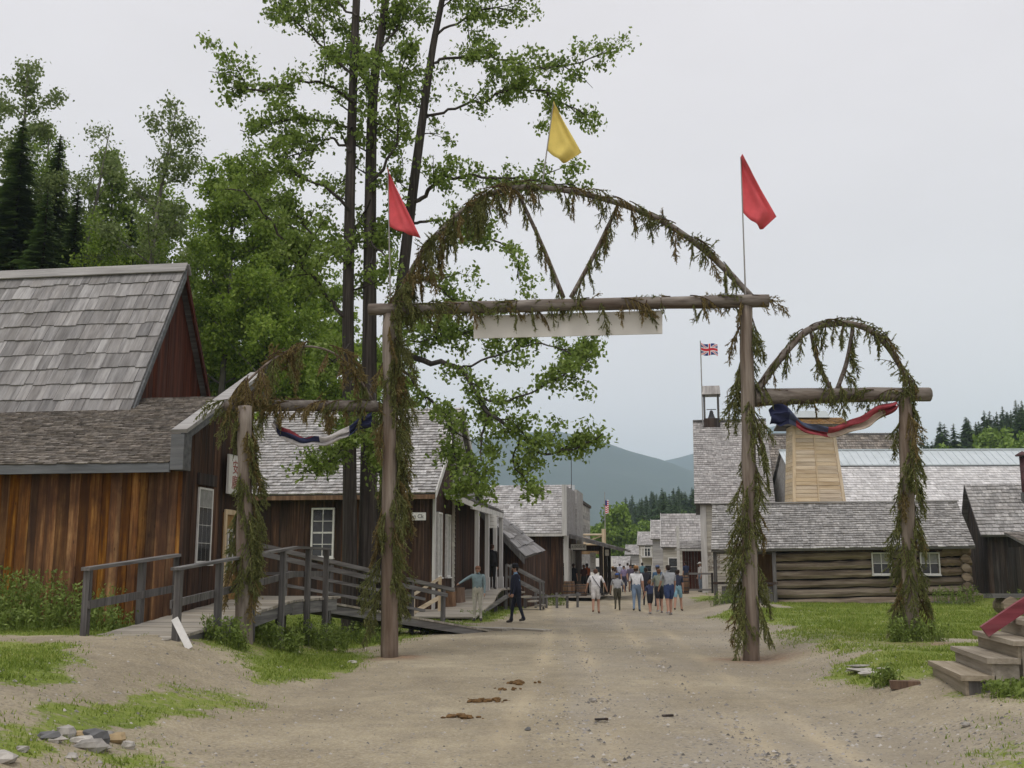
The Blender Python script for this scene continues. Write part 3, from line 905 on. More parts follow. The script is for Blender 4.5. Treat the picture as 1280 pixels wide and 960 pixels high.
# ------------------------------------------------------------------ second building: long shingled roof behind the cottonwoods
b2 = empty('shingled_house', (-2.66, 37.0, 0), 'brown board house with grey shingle roof and porch behind the cottonwood trunks', 'building', -8)
slab(b2, [(-9.5, .06, -.2), (-.05, .06, -.2), (-.05, .06, 4.2), (-9.5, .06, 4.2)], .08, M['inside'], 'wall')
WX = -3.9
boards(b2, (-9.5, .05), (0, .05), -.2, 4.1, .24, M['board_dark'], .035, holes=((9.5 + WX - .42, 9.5 + WX + .42, 2.0, 3.72),))
window(b2, (WX, .02, 2.06), (1, 0, 0), (0, -1, 0), .7, 1.58, 2, 4, .06, split=2, glass='glass')
roof(b2, (-9.7, -.4, 4.12), (.12, -.4, 4.12), (.12, 4.4, 7.75), (-9.7, 4.4, 7.75), .19, .22, M['shake_pale'], .042, ej=.02)
roof(b2, (.12, 9.0, 4.3), (-9.7, 9.0, 4.3), (-9.7, 4.4, 7.75), (.12, 4.4, 7.75), .3, .3, M['shake_pale'], .024)
m = MB(); m.box(-9.7, .12, -.44, -.405, 3.95, 4.1); m.build('eave_board', M['barrel'], b2)
slab(b2, [(-.05, .1, -.2), (-.05, 8.6, -.2), (-.05, 8.6, 4.3), (-.05, 4.4, 7.6), (-.05, .1, 4.3)], .08, M['inside'], 'wall')
clapboards(b2, (-.04, 3.3), (-.04, 3.9), -.1, 4.3, .16, M['clap_cream'], (1, 0))
boards(b2, (-.04, 3.92), (-.04, 8.6), -.2, 4.35, .22, M['board_dark'], .03, out=(1, 0))
clapboards(b2, (-.04, 3.3), (-.04, 8.6), 4.36, 7.6, .16, M['clap_grey'], (1, 0), ztop=lambda u: 7.55 - abs(3.3 + u * 5.3 - 4.4) * .75)
boards(b2, (-.04, .1), (-.04, 3.3), -.2, lambda a: 4.5 + .7 * a * .75, .22, M['board_dark'], .03, out=(1, 0), holes=((.35, 1.1, 1.35, 3.6), (1.9, 2.65, 1.35, 3.6)))
for yy in (.82, 2.37):
    window(b2, (0, yy, 1.4), (0, 1, 0), (1, 0, 0), .6, 2.1, 2, 1, .06, glass='curtain')
m = MB(); m.box(-.03, .06, -.06, .09, -.2, 4.4); m.build('corner_board', M['trim'], b2)
m = MB(); m.prism([(.13, -.42, 4.0), (.13, 4.4, 7.6), (.13, 4.4, 7.85), (.13, -.42, 4.25)], [(.18, -.42, 4.0), (.18, 4.4, 7.6), (.18, 4.4, 7.85), (.18, -.42, 4.25)]); m.build('barge_board', M['trim'], b2)
m = MB(); m.prism([(.13, 9, 4.2), (.13, 4.4, 7.6), (.13, 4.4, 7.85), (.13, 9, 4.45)], [(.18, 9, 4.2), (.18, 4.4, 7.6), (.18, 4.4, 7.85), (.18, 9, 4.45)]); m.build('barge_board', M['trim'], b2)
# porch
aw = roof(b2, (1.05, 1.6, 3.98), (1.05, 9.2, 3.98), (.02, 9.2, 4.42), (.02, 1.6, 4.42), .28, .3, M['shake_x'], .03, name='porch_roof')
m = MB(); m.prism([(.05, 1.52, 4.2), (1.1, 1.52, 3.76), (1.1, 1.52, 3.95), (.05, 1.52, 4.4)], [(.05, 1.585, 4.2), (1.1, 1.585, 3.76), (1.1, 1.585, 3.95), (.05, 1.585, 4.4)]); m.build('porch_fascia', M['trim'], b2)
m = MB(); m.box(.97, 1.05, 1.6, 9.2, 3.72, 3.92); m.build('porch_beam', M['trim'], b2)
for yy in (3.1, 5.4, 7.4, 9.0):
    m = MB(); m.box(.88, 1.03, yy - .08, yy + .08, .3, 3.72); m.box(.85, 1.06, yy - .11, yy + .11, .3, 1.3); m.build('porch_post', M['trim'], b2)
m = MB(); m.beam((.955, 3.1, 3.2), (.955, 3.8, 3.75), .06, .07); m.build('porch_brace', M['grey_z'], b2)
# porch deck rising along the front
dz = lambda y: .12 + .72 * min(max((y + 1.6) / 7.2, 0), 1)
y = -1.7
while y < 9.5:
    w_ = random.uniform(.19, .25); a, b = dz(y), dz(y + w_)
    xr = 1.75 if y < 2 else 1.75 - .25 * math.sin((y - 2) / 7.5 * 3.1)
    m = MB(); m.prism([(-.35 if y < -.1 else .1, y + .006, a - .05), (xr, y + .006, a - .05), (xr, y + w_ - .006, b - .05), (-.35 if y < -.1 else .1, y + w_ - .006, b - .05)],
                      [(-.35 if y < -.1 else .1, y + .006, a), (xr, y + .006, a), (xr, y + w_ - .006, b), (-.35 if y < -.1 else .1, y + w_ - .006, b)])
    m.build('plank', M['deck'], b2); y += w_
m = MB()
for yy in (0, 2.5, 5, 7.5, 9.3): m.box(1.3, 1.42, yy - .06, yy + .06, -.2, dz(yy) - .06)
m.build('deck_support', M['grey_z'], b2)
m = MB(); m.beam((1.5, -1.5, dz(-1.5) - .14), (1.5, 9.4, dz(9.4) - .14), .06, .16); m.build('deck_stringer', M['grey_y'], b2)
# new wood steps and rail at the near corner
for zz, x0 in ((.5, -.9), (.75, -.6)):
    pass
m = MB(); m.beam((-.55, -.75, .75), (.35, -.3, 1.35), .07, .09); m.build('stair_rail', M['newwood'], b2)
m = MB(); m.beam((-.5, -.75, .2), (.35, -.3, .72), .05, .13); m.build('stair_rail', M['newwood'], b2)
for (x, yv, z0, z1) in ((-.5, -.75, -.1, .8), (.3, -.32, .2, 1.3)):
    m = MB(); m.box(x - .05, x + .05, yv - .05, yv + .05, z0, z1); m.build('rail_post', M['newwood_z'], b2)
# descending steps with grey rails at the street end of the porch
for k in range(4):
    m = MB(); x0 = 1.78 + k * .28; zz = .72 - k * .17
    m.box(x0, x0 + .33, 6.9, 7.9, zz - .06, zz); m.build('step', M['deck'], b2)
for yy in (6.85, 7.95):
    for q in (.95, .5):
        m = MB(); m.beam((1.5, yy, .84 + q), (2.9, yy, .12 + q), .06, .08); m.build('stair_rail', M['grey_x'], b2)
    for x in (1.5, 2.85):
        m = MB(); zz = .84 - (x - 1.5) * .5; m.box(x - .04, x + .04, yy - .04, yy + .04, -.1, zz + .95); m.build('rail_post', M['grey_z'], b2)
# little name board on the house wall, and a notice on the porch
def sign_board(name, label, loc, rz_, w_, h_, txt, tcol, size, mat='white_paint', lines=1, width=None):
    e = empty(name, loc, label, 'sign', rz_)
    mm = MB(); mm.box(-w_ / 2, w_ / 2, 0, .03, -h_ / 2, h_ / 2); mm.build('board', M[mat], e)
    for k, tx in enumerate(txt):
        text(e, tx, (0, -.004, (len(txt) / 2 - .5 - k) * h_ / (len(txt) + .3)), (1, 0, 0), (0, -1, 0), size, tcol, 'lettering', width)
    return e
M['ink'] = plain('dark_lettering', (.05, .045, .05), .8)
M['ink_brown'] = plain('faded_brown_lettering', (.17, .13, .1), .8, 0, 12, .4)
p = W(515, 645.5, 36.75)
sign_board('name_board', 'small white name board on the dark wall behind the left gate post', p, -8, .95, .26, ['Walesn Ck'], M['ink'], .19, width=.8)
m2 = Matrix.Rotation(R(-8), 4, 'Z'); q = m2 @ Vector((.97, 6.6, 0))
sign_board('notice_board', 'small square white notice hanging under the porch roof', (-2.66 + q.x, 37 + q.y - .75, 3.45), -8, .34, .5, ['~~~', '~~~', '~~~'], M['ink_brown'], .1)

# ------------------------------------------------------------------ lean-to with big roof boards, beyond the porch
b3 = empty('lean_to_shed', (-.7, 46.8, 0), 'dark plank lean-to with steep grey board roof beside the porch steps', 'shed', -8)
# gable wall towards the camera: x 0..2.3 under a roof falling to the street
def on3(px, py, Y):
    p = W(px, py, Y) - Vector((-.7, 46.8, 0))
    return Matrix.Rotation(R(8), 4, 'Z') @ p
A0, A1 = on3(596, 632, 46.4), on3(656, 697, 46.4)
B0, B1 = on3(600, 622, 51.2), on3(680, 689, 51.2)
dk = slab(b3, [A1, B1, B0, A0], .08, M['grey_y'], 'roof')
for lo, hi in roof_pieces(A1, B1, B0, A0, .62, 1.1, .05, 0, ej=.03): mm = MB(); mm.prism(lo, hi); mm.build('roof_board', M['shake_x'], dk)
m = MB(); n_ = Vector((0, -1, 0)); m.prism([A1 + n_ * .02, A0 + n_ * .02, A0 + n_ * .02 - Vector((0, 0, .28)), A1 + n_ * .02 - Vector((0, 0, .28))], [A1 + n_ * .09, A0 + n_ * .09, A0 + n_ * .09 - Vector((0, 0, .28)), A1 + n_ * .09 - Vector((0, 0, .28))]); m.build('barge_board', M['grey_z'], b3)
tl = lambda x: A1.z - .15 + (A0.z - A1.z) * (A1.x - x) / (A1.x - A0.x)
xr = A1.x - .15
slab(b3, [(A0.x, .25, -.2), (xr, .25, -.2), (xr, .25, tl(xr)), (A0.x, .25, tl(A0.x))], .06, M['inside'], 'wall')
boards(b3, (A0.x, .24), (xr, .24), -.1, lambda a: tl(A0.x + a), .26, M['board_dark'], .035)
boards(b3, (xr, .24), (xr + .55, 4.6), -.1, lambda a: A1.z - .1 + a * .1, .26, M['board_dark'], .035, out=(1, 0))
f3 = empty('low_fence', (.3, 45.9, 0), 'low weathered stub fence along the lean-to wall', 'fence', -8)
for k in range(6):
    m = MB(); m.box(.2 + k * .42, .3 + k * .42, -.05 + k * .22, .05 + k * .22, -.1, .55 + .08 * (k % 2)); m.build('fence_post', M['grey_z'], f3)
m = MB(); m.beam((.2, -.06, .42), (2.5, 1.12, .55), .06, .08, j=.01); m.build('fence_rail', M['grey_x'], f3)

# ------------------------------------------------------------------ store with long shake roof and street awning
o4 = W(704, 700, 57.0)
b4 = empty('general_store', (o4.x, 57.0, 0), 'brown store with broad grey shake roof and awning over the busy boardwalk', 'building', -9)
boards(b4, (-7, .05), (0, .05), 0, 3.45, .26, M['board_dark'], .035)
slab(b4, [(-7, .06, -.1), (-.05, .06, -.1), (-.05, .06, 3.6), (-7, .06, 3.6)], .06, M['inside'], 'wall')
roof(b4, (-7, -.3, 3.42), (.0, -.3, 3.42), (.0, 4.4, 6.3), (-7, 4.4, 6.3), .25, .3, M['shake_pale'], .03, ej=.02)
roof(b4, (.0, 9, 3.42), (-7, 9, 3.42), (-7, 4.4, 6.3), (.0, 4.4, 6.3), .4, .4, M['shake_pale'], .03)
m = MB(); m.box(-7, .0, -.36, -.305, 3.28, 3.42); m.build('eave_board', M['trim'], b4)
# false front, seen nearly edge-on
m = MB(); m.box(.03, .2, -.35, 4.6, 3.3, 5.92); ff = m.build('false_front', M['clap_grey'], b4)
m = MB(); m.box(.0, .24, -.4, -.352, 3.3, 5.95); m.build('corner_trim', M['trim'], ff)
m = MB(); m.box(.03, .2, 5.6, 9.4, 3.0, 6.12); m.build('false_front', M['clap_grey'], b4)
boards(b4, (.1, .05), (.1, 9), 0, 3.3, .5, M['board_dark'], .03, out=(1, 0))
m = MB(); m.box(.05, .28, -.1, .12, .1, 3.3); m.build('corner_post', M['trim'], b4)
roof(b4, (3.1, .2, 2.62), (3.1, 8.5, 2.62), (.3, 8.5, 3.4), (.3, .2, 3.4), .4, .4, M['shake_x'], .03, name='awning')
m = MB(); m.prism([(.3, .13, 3.2), (3.12, .13, 2.48), (3.12, .13, 2.6), (.3, .13, 3.37)], [(.3, .19, 3.2), (3.12, .19, 2.48), (3.12, .19, 2.6), (.3, .19, 3.37)]); m.build('awning_fascia', M['grey_z'], b4)
for yy in (2.0, 5.2, 8.3):
    m = MB(); m.box(1.72, 1.92, yy - .1, yy + .1, .2, 2.95); m.build('awning_post', M['board_black'], b4)
m = MB(); m.box(.3, 1.75, 2.0, 2.1, 2.55, 2.85); m.build('tie_beam', M['board_black'], b4)
for k in range(22):
    m = MB(); yy = -1.2 + k * .45; m.box(-.35, 1.9, yy, yy + .43, .17, .23); m.build('plank', M['deck'], b4)
for yy, cc in ((1.5, 'curtain'), (3.6, 'curtain')):
    window(b4, (.15, yy, 1.0), (0, 1, 0), (1, 0, 0), .9, 1.6, 2, 2, .07, glass=cc)
m4 = Matrix.Rotation(R(-9), 4, 'Z')
def w4(x, y, z): q = m4 @ Vector((x, y, z)); return (o4.x + q.x, 57 + q.y, z)
sign_board('awning_sign', 'long white lettered sign hanging under the store awning', w4(.72, .9, 2.75), -9, .82, .3, ['A. DOUGLAS'], M['ink'], .2, width=.7)
sign_board('tall_sign', 'tall white sign standing by the dark awning post', w4(1.35, 2.4, 1.95), -9, .3, 1.05, ['~~', '~~', '~~'], M['ink_brown'], .12)
sign_board('small_hanging_sign', 'small white tag sign at the street end of the awning', w4(2.2, 1.2, 2.45), -9, .2, .32, ['~'], M['ink_brown'], .1)

# grey shingled block with the yellow window, further on
o5 = W(699, 700, 74.0)
b5 = empty('shingled_block', (o5.x, 74.0, 0), 'grey shingle-sided block with yellow window and white pipe beyond the store', 'building', -9)
m = MB(); m.box(-3, 1.5, .05, 7, 0, 6.0); m.build('wall', M['clap_grey'], b5)
clapboards(b5, (-3, .04), (1.5, .04), 0, 6.0, .22, M['shake_far'])
clapboards(b5, (1.5, .04), (1.5, 7), 0, 6.0, .22, M['shake_far'], (1, 0))
m = MB(); m.box(-3.1, 1.62, -.15, 7.1, 6.01, 6.2); m.build('roof_slab', M['board_black'], b5)
m = MB(); m.box(-3, .1, 1, 6, 6.21, 6.9); m.build('roof_house', M['clap_grey'], b5)
window(b5, (.45, .0, 3.9), (1, 0, 0), (0, -1, 0), .5, .95, 1, 2, .16, frame='newwood_z')
m = MB(); m.tube([(.9, 1, 6.2), (.9, 1, 7.3)], .11, 8); m.build('flue_pipe', M['pipe_white'], b5)
m = MB(); m.tube([(.72, 1.6, 6.2), (.72, 1.6, 9.4)], .025, 5); m.tube([(.45, 1.6, 9.4), (.9, 1.6, 9.42)], .02, 5); m.build('aerial', M['dark_metal'], b5)

# timber frame with crossed braces in the street
fr = empty('pole_trestle', W(744, 735, 68.0), 'peeled pole trestle with crossed braces beside the awning end', 'trestle', -9)
fr.location.z = 0
for x in (-1.0, .58): m = MB(); m.tube([(x, 0, 0), (x, 0, 4.05)], .13, 8); m.build('post', M['newwood_z'], fr)
for z in (3.7, 3.1): m = MB(); m.tube([(-1.0, 0, z), (.58, 0, z)], .06, 6); m.build('rail', M['newwood'], fr)
m = MB(); m.tube([(-.95, 0, 3.65), (.5, 0, 3.1)], .04, 6); m.build('brace', M['newwood'], fr)
m = MB(); m.tube([(-.95, .09, 3.1), (.5, .09, 3.65)], .04, 6); m.build('brace', M['newwood'], fr)
m = MB(); m.box(-1.0, .45, .02, .07, 2.5, 2.75); m.build('sign_plank', M['door_wood'], fr)

def far_house(name, label, px0, px1, Y, eave, ridge, depth, wall, roofm, rz_=-9, gable_left=True, wins=(), balcony=False, base=0.1):
    a, b = W(px0, 700, Y), W(px1, 700, Y)
    L = b.x - a.x
    e = empty(name, (a.x, Y, base), label, 'building', rz_)
    m = MB(); m.box(.05, L, .05, depth, -.3, eave); m.add([(.05, .05, eave), (.05, depth, eave), (.05, depth / 2, ridge - .1), (L, .05, eave), (L, depth, eave), (L, depth / 2, ridge - .1)], [(0, 2, 1), (3, 4, 5), (0, 3, 5, 2), (1, 2, 5, 4)])
    m.build('wall', M[wall], e)
    clapboards(e, (.0, .03), (L, .03), -.2, eave, .2, M[wall])
    clapboards(e, (.03, .0), (.03, depth), -.2, ridge - .15, .2, M[wall], (-1, 0), ztop=lambda u: eave + (ridge - .2 - eave) * (1 - abs(u - .5) * 2) if True else 0)
    roof(e, (-.15, -.3, eave - .05), (L + .1, -.3, eave - .05), (L + .1, depth / 2, ridge), (-.15, depth / 2, ridge), .3, .4, M[roofm], .03)
    roof(e, (L + .1, depth + .3, eave - .05), (-.15, depth + .3, eave - .05), (-.15, depth / 2, ridge), (L + .1, depth / 2, ridge), .4, .5, M[roofm], .03)
    m = MB(); m.prism([(-.2, -.3, eave - .2), (-.2, depth / 2, ridge - .15), (-.2, depth / 2, ridge + .08), (-.2, -.3, eave + .05)], [(-.16, -.3, eave - .2), (-.16, depth / 2, ridge - .15), (-.16, depth / 2, ridge + .08), (-.16, -.3, eave + .05)]); m.build('barge_board', M['trim'], e)
    for (x, z, w_, h_) in wins: window(e, (x, 0, z), (1, 0, 0), (0, -1, 0), w_, h_, 1, 2, .08)
    if balcony:
        m = MB(); m.box(.2, L * .9, -1.3, -.02, 2.6, 2.75); m.build('balcony_floor', M['trim'], e)
        k = .25
        while k < L * .9:
            m = MB(); m.box(k, k + .06, -1.3, -1.24, 2.76, 3.5); m.build('baluster', M['white_paint'], e); k += .3
        m = MB(); m.box(.2, L * .9, -1.32, -1.22, 3.51, 3.6); m.build('balcony_rail', M['white_paint'], e)
        for k in (.25, L * .45, L * .88):
            m = MB(); m.box(k - .07, k + .07, -1.22, -1.08, 0, 2.6); m.build('balcony_post', M['white_paint'], e)
    return e
far_house('gabled_house', 'grey-roofed house with white gable trim left of the tall hall', 829, 884, 86, 3.2, 5.9, 5, 'clap_cream', 'shake_far', wins=((.8, 1.0, .7, 1.3),))
far_house('narrow_gabled_house', 'narrow grey gabled house peeping behind the white-trimmed one', 816, 832, 100, 4.2, 6.0, 5, 'clap_grey', 'shake_far')
far_house('balcony_house', 'white two-storey house with a balcony at the street bend', 799, 838, 112, 3.9, 5.3, 5, 'clap_cream', 'shake_far', wins=((.9, 2.75, .6, 1.0), (2.4, 2.75, 1.0, 1.0), (.9, .6, .6, 1.2)), balcony=True)
far_house('small_far_house', 'small grey house at the far end of the street', 783, 800, 142, 3.3, 4.6, 6, 'clap_grey', 'shake_far', wins=((.8, 1.0, .6, 1.0),))
far_house('low_roofed_cabin', 'low grey hip-roofed cabin deep in the street', 757, 786, 135, 1.7, 3.0, 5, 'board_dark', 'shake_far')
t_ = empty('white_trailer', (W(751, 700, 118).x, 118, .1), 'white box trailer parked at the end of the street', 'trailer')
m = MB(); m.box(-1.2, 1.3, 0, 5, .5, 2.6); m.build('body', M['white_paint'], t_)
m = MB(); m.box(-.9, .9, -.04, -.003, 1.1, 1.7); m.build('window', M['glass'], t_)
for x in (-.9, 1.0):
    m = MB(); m.tube([(x - .12, .6, .4), (x + .12, .6, .4)], .38, 12); m.build('wheel', M['dark_metal'], t_)

# veranda and brown screen on the right side of the street
v_ = empty('veranda', (W(848, 700, 70).x, 70, .12), 'brown screened veranda with white posts beyond the barrel', 'veranda', -9)
for x in (0, 1.9): m = MB(); m.box(x - .09, x + .09, -.09, .09, 0, 4.2 if x == 0 else 3.0); m.build('post', M['white_paint'], v_)
boards(v_, (.25, .3), (1.75, .3), 0, 2.6, .2, M['board_red'], .03)
roof(v_, (.1, -.5, 2.75), (2.6, -.5, 2.75), (2.6, 1.5, 3.3), (.1, 1.5, 3.3), .3, .4, M['shake_far'], .03)
m = MB(); m.box(-.2, 2.6, -.54, -.5, 2.62, 2.74); m.build('fascia', M['trim'], v_)

# ------------------------------------------------------------------ tall hall with belfry
o6 = W(870, 700, 60.0)
b6 = empty('tall_hall', (o6.x, 60.0, 0), 'tall cream clapboard hall with grey shingle roof, a small belfry on the ridge', 'building', -10)
L6 = 4.35
m = MB(); m.box(.35, L6 + 6, .12, 9, -.2, 5.1); m.build('wall', M['clap_cream'], b6)
clapboards(b6, (.35, .1), (L6 + 6, .1), -.1, 5.1, .165, M['clap_cream'])
m = MB(); m.box(.3, .62, .02, .067, 0, 5.12); m.build('corner_board', M['trim'], b6)
roof(b6, (.0, -.25, 5.12), (L6, -.25, 5.12), (L6, 5.6, 10.45), (.0, 5.6, 10.45), .2, .26, M['shake_far'], .03, ej=.02)
roof(b6, (L6, 11.4, 5.12), (.0, 11.4, 5.12), (.0, 5.6, 10.45), (L6, 5.6, 10.45), .4, .4, M['shake_far'], .03)
for x in (.3, L6 - .35):
    m = MB(); m.prism([(x, .1, 5.0), (x, 11, 5.0), (x, 5.6, 10.2)], [(x + .06, .1, 5.0), (x + .06, 11, 5.0), (x + .06, 5.6, 10.2)]); m.build('gable_wall', M['clap_cream'], b6)
m = MB(); m.box(.0, L6, 5.45, 5.75, 10.46, 10.56); m.build('ridge_cap', M['grey_x'], b6)
# lettering painted on the clapboards
for k, tx in enumerate(('F. DJ', 'CLBG', 'SHOP')):
    text(b6, tx, (.98, .056, 2.35 - k * .34), (1, 0, 0), (0, -1, 0), .3, M['ink_brown'], 'lettering', .6)
bf = MB()
for x in (.72, 1.55):
    for yy in (5.2, 6.0): bf.box(x - .06, x + .06, yy - .06, yy + .06, 10.0, 12.05)
bfo = bf.build('belfry', M['grey_z'], b6)
m = MB(); m.box(.66, 1.62, 5.1, 6.1, 9.9, 10.6); m.build('belfry_base', M['board_black'], bfo)
m = MB(); m.prism([(.58, 5.0, 12.06), (1.7, 5.0, 12.06), (1.7, 6.2, 12.06), (.58, 6.2, 12.06)], [(.62, 5.3, 12.62), (1.66, 5.3, 12.62), (1.66, 5.9, 12.62), (.62, 5.9, 12.62)]); m.build('belfry_roof', M['shake_far'], bfo)
m = MB(); prof = [(.0, 11.15), (.07, 11.13), (.11, 11.05), (.14, 10.9), (.2, 10.72), (.29, 10.6)]
for i in range(len(prof) - 1):
    m.tube([(1.13, 5.6, prof[i][1]), (1.13, 5.6, prof[i + 1][1])], [max(prof[i][0], .02), prof[i + 1][0]], 10, cap=False)
m.tube([(.85, 5.6, 11.2), (1.42, 5.6, 11.2)], .025, 6); m.build('bell', M['dark_metal'], bfo)
m = MB(); m.tube([(2.15, 5.6, 10.5), (2.12, 5.6, 12.3), (2.6, 5.6, 12.75)], .03, 6); m.build('vent_pipe', M['pole_grey'], b6)
# union flag
q = Matrix.Rotation(R(-10), 4, 'Z') @ Vector((.6, 5.1, 0))
uf = empty('union_flag', (o6.x + q.x, 60 + q.y, 10.4), 'red, white and blue crossed flag flying above the belfry', 'flag', -4)
m = MB(); m.tube([(0, 0, -.3), (0, 0, 5.0)], .035, 6); m.build('flagpole', M['pole_grey'], uf)
def flag_grid(parent, nx, ny, w_, h_, x0, z0, classify, mats, wave=.06, droop=.12, name='cloth'):
    V, F, mi = [], [], []
    for j in range(ny + 1):
        for i in range(nx + 1):
            u, v = i / nx, j / ny
            V.append((x0 + u * w_ * .96, wave * math.sin(u * 7 + v) * u ** .5, z0 + v * h_ - droop * u - .05 * math.sin(u * 6)))
    for j in range(ny):
        for i in range(nx):
            a = j * (nx + 1) + i
            F.append((a, a + 1, a + nx + 2, a + nx + 1)); mi.append(classify((i + .5) / nx, (j + .5) / ny))
    o = np_mesh(name, V, F, mats, parent, mi, True)
    so = o.modifiers.new('thickness', 'SOLIDIFY'); so.thickness = .006
    return o
def union(u, v):
    x, y_ = (u - .5) * 2, (v - .5)
    if abs(x) < .1 or abs(y_) < .1: return 1
    if abs(x) < .17 or abs(y_) < .17: return 2
    d = min(abs(y_ - x / 2), abs(y_ + x / 2)) * .9
    if d < .035: return 1
    if d < .1: return 2
    return 0
flag_grid(uf, 48, 28, 1.05, .72, .03, 4.15, union, [M['flag_blue'], M['flag_red'], M['flag_white']])
# distant flags
f2 = empty('striped_flag', (W(757, 700, 96).x, 96, 0), 'striped red and white flag on a tall pole before the wooded hill', 'flag')
m = MB(); m.tube([(0, 0, 0), (0, 0, 8.3)], [.06, .03], 6); m.build('flagpole', M['pole_grey'], f2)
flag_grid(f2, 8, 26, .32, 1.2, .04, 6.4, lambda u, v: 0 if v > .62 and u < .5 else (1 if int(v * 13) % 2 else 2), [M['flag_blue'], M['flag_red'], M['flag_white']], .05, .05)
f3_ = empty('red_white_flag', (W(817, 700, 108).x, 108, 2.0), 'small red and white flag above the balcony house', 'flag')
m = MB(); m.tube([(0, 0, -2), (0, 0, 2.9)], .04, 6); m.build('flagpole', M['pole_grey'], f3_)
flag_grid(f3_, 12, 8, 1.1, .75, .04, 2.1, lambda u, v: 0 if .3 < u < .72 and v > .5 else 1, [M['flag_white'], M['flag_red']], .05, .45)

# ------------------------------------------------------------------ long pale-roofed building and its neighbours
b7 = empty('long_hall', (14.6, 54.0, .2), 'long building with pale shingle roof and a strip of metal roofing', 'building', -2)
m = MB(); m.box(.1, 24, .3, 12, -.3, 3.6); m.build('wall', M['clap_cream'], b7)
roof(b7, (0, -1.2, 3.45), (24, -1.2, 3.45), (24, 4.1, 6.82), (0, 4.1, 6.82), .26, .3, M['shake_white'], .028, ej=.015)
mr = MB()
mr.prism([(0, 4.0, 6.86), (24, 4.0, 6.86), (24, 5.6, 7.78), (0, 5.6, 7.78)], [(0, 4.0, 6.92), (24, 4.0, 6.92), (24, 5.6, 7.84), (0, 5.6, 7.84)])
mro = mr.build('metal_roof', M['metal_roof'], b7)
for k in range(60):
    m = MB(); x = .2 + k * .4; m.beam((x, 4.0, 6.935), (x, 5.6, 7.855), .03, .03); m.build('seam', M['metal_roof'], mro)
m = MB(); m.box(0, 24, 5.55, 5.75, 7.85, 7.93); m.build('ridge_cap', M['metal_roof'], b7)
roof(b7, (24, 12.2, 3.6), (0, 12.2, 3.6), (0, 5.6, 7.78), (24, 5.6, 7.78), .5, .6, M['shake_pale'], .03)
m = MB(); m.prism([(.1, -.8, 3.4), (.1, 11.6, 3.4), (.1, 5.6, 7.6)], [(.16, -.8, 3.4), (.16, 11.6, 3.4), (.16, 5.6, 7.6)]); m.build('gable_wall', M['clap_grey'], b7)
b8 = empty('rear_hall', (15.4, 64.5, .2), 'plain grey shingle roof rising behind the long pale roof', 'building', -2)
m = MB(); m.box(0, 9, .3, 7, -.3, 6.5); m.build('wall', M['clap_grey'], b8)
roof(b8, (-.2, -.2, 6.4), (9.2, -.2, 6.4), (9.2, 3.6, 9.75), (-.2, 3.6, 9.75), .26, .3, M['shake_brown'], .03)
roof(b8, (9.2, 7.4, 6.4), (-.2, 7.4, 6.4), (-.2, 3.6, 9.75), (9.2, 3.6, 9.75), .5, .5, M['shake_brown'], .03)
m = MB(); m.box(-.2, 9.2, 3.5, 3.7, 9.76, 9.86); m.build('ridge_cap', M['grey_x'], b8)

tw = empty('plank_tower', (14.55, 51.3, .2), 'tapering tower of new yellow lumber in front of the pale roof', 'tower', 0)
H = 8.25
def wd(z): return lerp(3.0, 1.86, z / H)
def yd(z): return lerp(-.3, .35, z / H)
def xc(z): return lerp(.05, -.02, z / H)
z = 0.0
while z < H - .05:
    h_ = .19
    a, b = z + .006, min(z + h_ - .006, H)
    pr = random.uniform(-.012, .012)
    for sx in (-1, 1):
        x0a, x1a = xc(a), xc(a) + sx * wd(a) / 2
        x0b, x1b = xc(b), xc(b) + sx * wd(b) / 2
        m = MB(); m.prism([(x0a + sx * .01, yd(a) + .1, a), (x1a, yd(a) + .1, a), (x1b, yd(b) + .1, b), (x0b + sx * .01, yd(b) + .1, b)],
                          [(x0a + sx * .01, yd(a) + .06 + pr, a), (x1a, yd(a) + .06 + pr, a), (x1b, yd(b) + .06 + pr, b), (x0b + sx * .01, yd(b) + .06 + pr, b)])
        m.build('board', M['newwood'], tw)
    m = MB(); xa, xb = xc(a) - wd(a) / 2, xc(b) - wd(b) / 2      # left side boards
    m.prism([(xa - .03, yd(a) + .13, a), (xa + .01, yd(a) + .13, a), (xb + .01, yd(b) + .13, b), (xb - .03, yd(b) + .13, b)], [(xa - .03, 1.75, a), (xa + .01, 1.75, a), (xb + .01, 1.75, b), (xb - .03, 1.75, b)])
    m.build('board', M['newwood'], tw)
    z += h_
for sx in (-1, 0, 1):
    m = MB(); a, b = 0, H
    m.beam((xc(0) + sx * wd(0) / 2, yd(0) + .035, 0), (xc(H) + sx * wd(H) / 2, yd(H) + .035, H), .15 if sx else .06, .05, up=(0, -1, 0)); m.build('batten', M['newwood_z'], tw)
m = MB(); m.add([(xc(0) - 1.4, .2, 0), (xc(0) + 1.4, .2, 0), (xc(H) + .9, .6, H), (xc(H) - .9, .6, H), (xc(0) - 1.4, 1.8, 0), (xc(0) + 1.4, 1.8, 0), (xc(H) + .9, 1.8, H), (xc(H) - .9, 1.8, H)], BOXF); m.build('core', M['newwood'], tw)
roof(tw, (-1.55, -.2, H - .05), (1.6, -.2, H - .05), (1.5, .9, H + .42), (-1.45, .9, H + .42), .2, .2, M['door_wood'], .03, name='cap_roof')
roof(tw, (1.6, 2.0, H - .05), (-1.55, 2.0, H - .05), (-1.45, .9, H + .42), (1.5, .9, H + .42), .2, .2, M['door_wood'], .03, name='cap_roof')
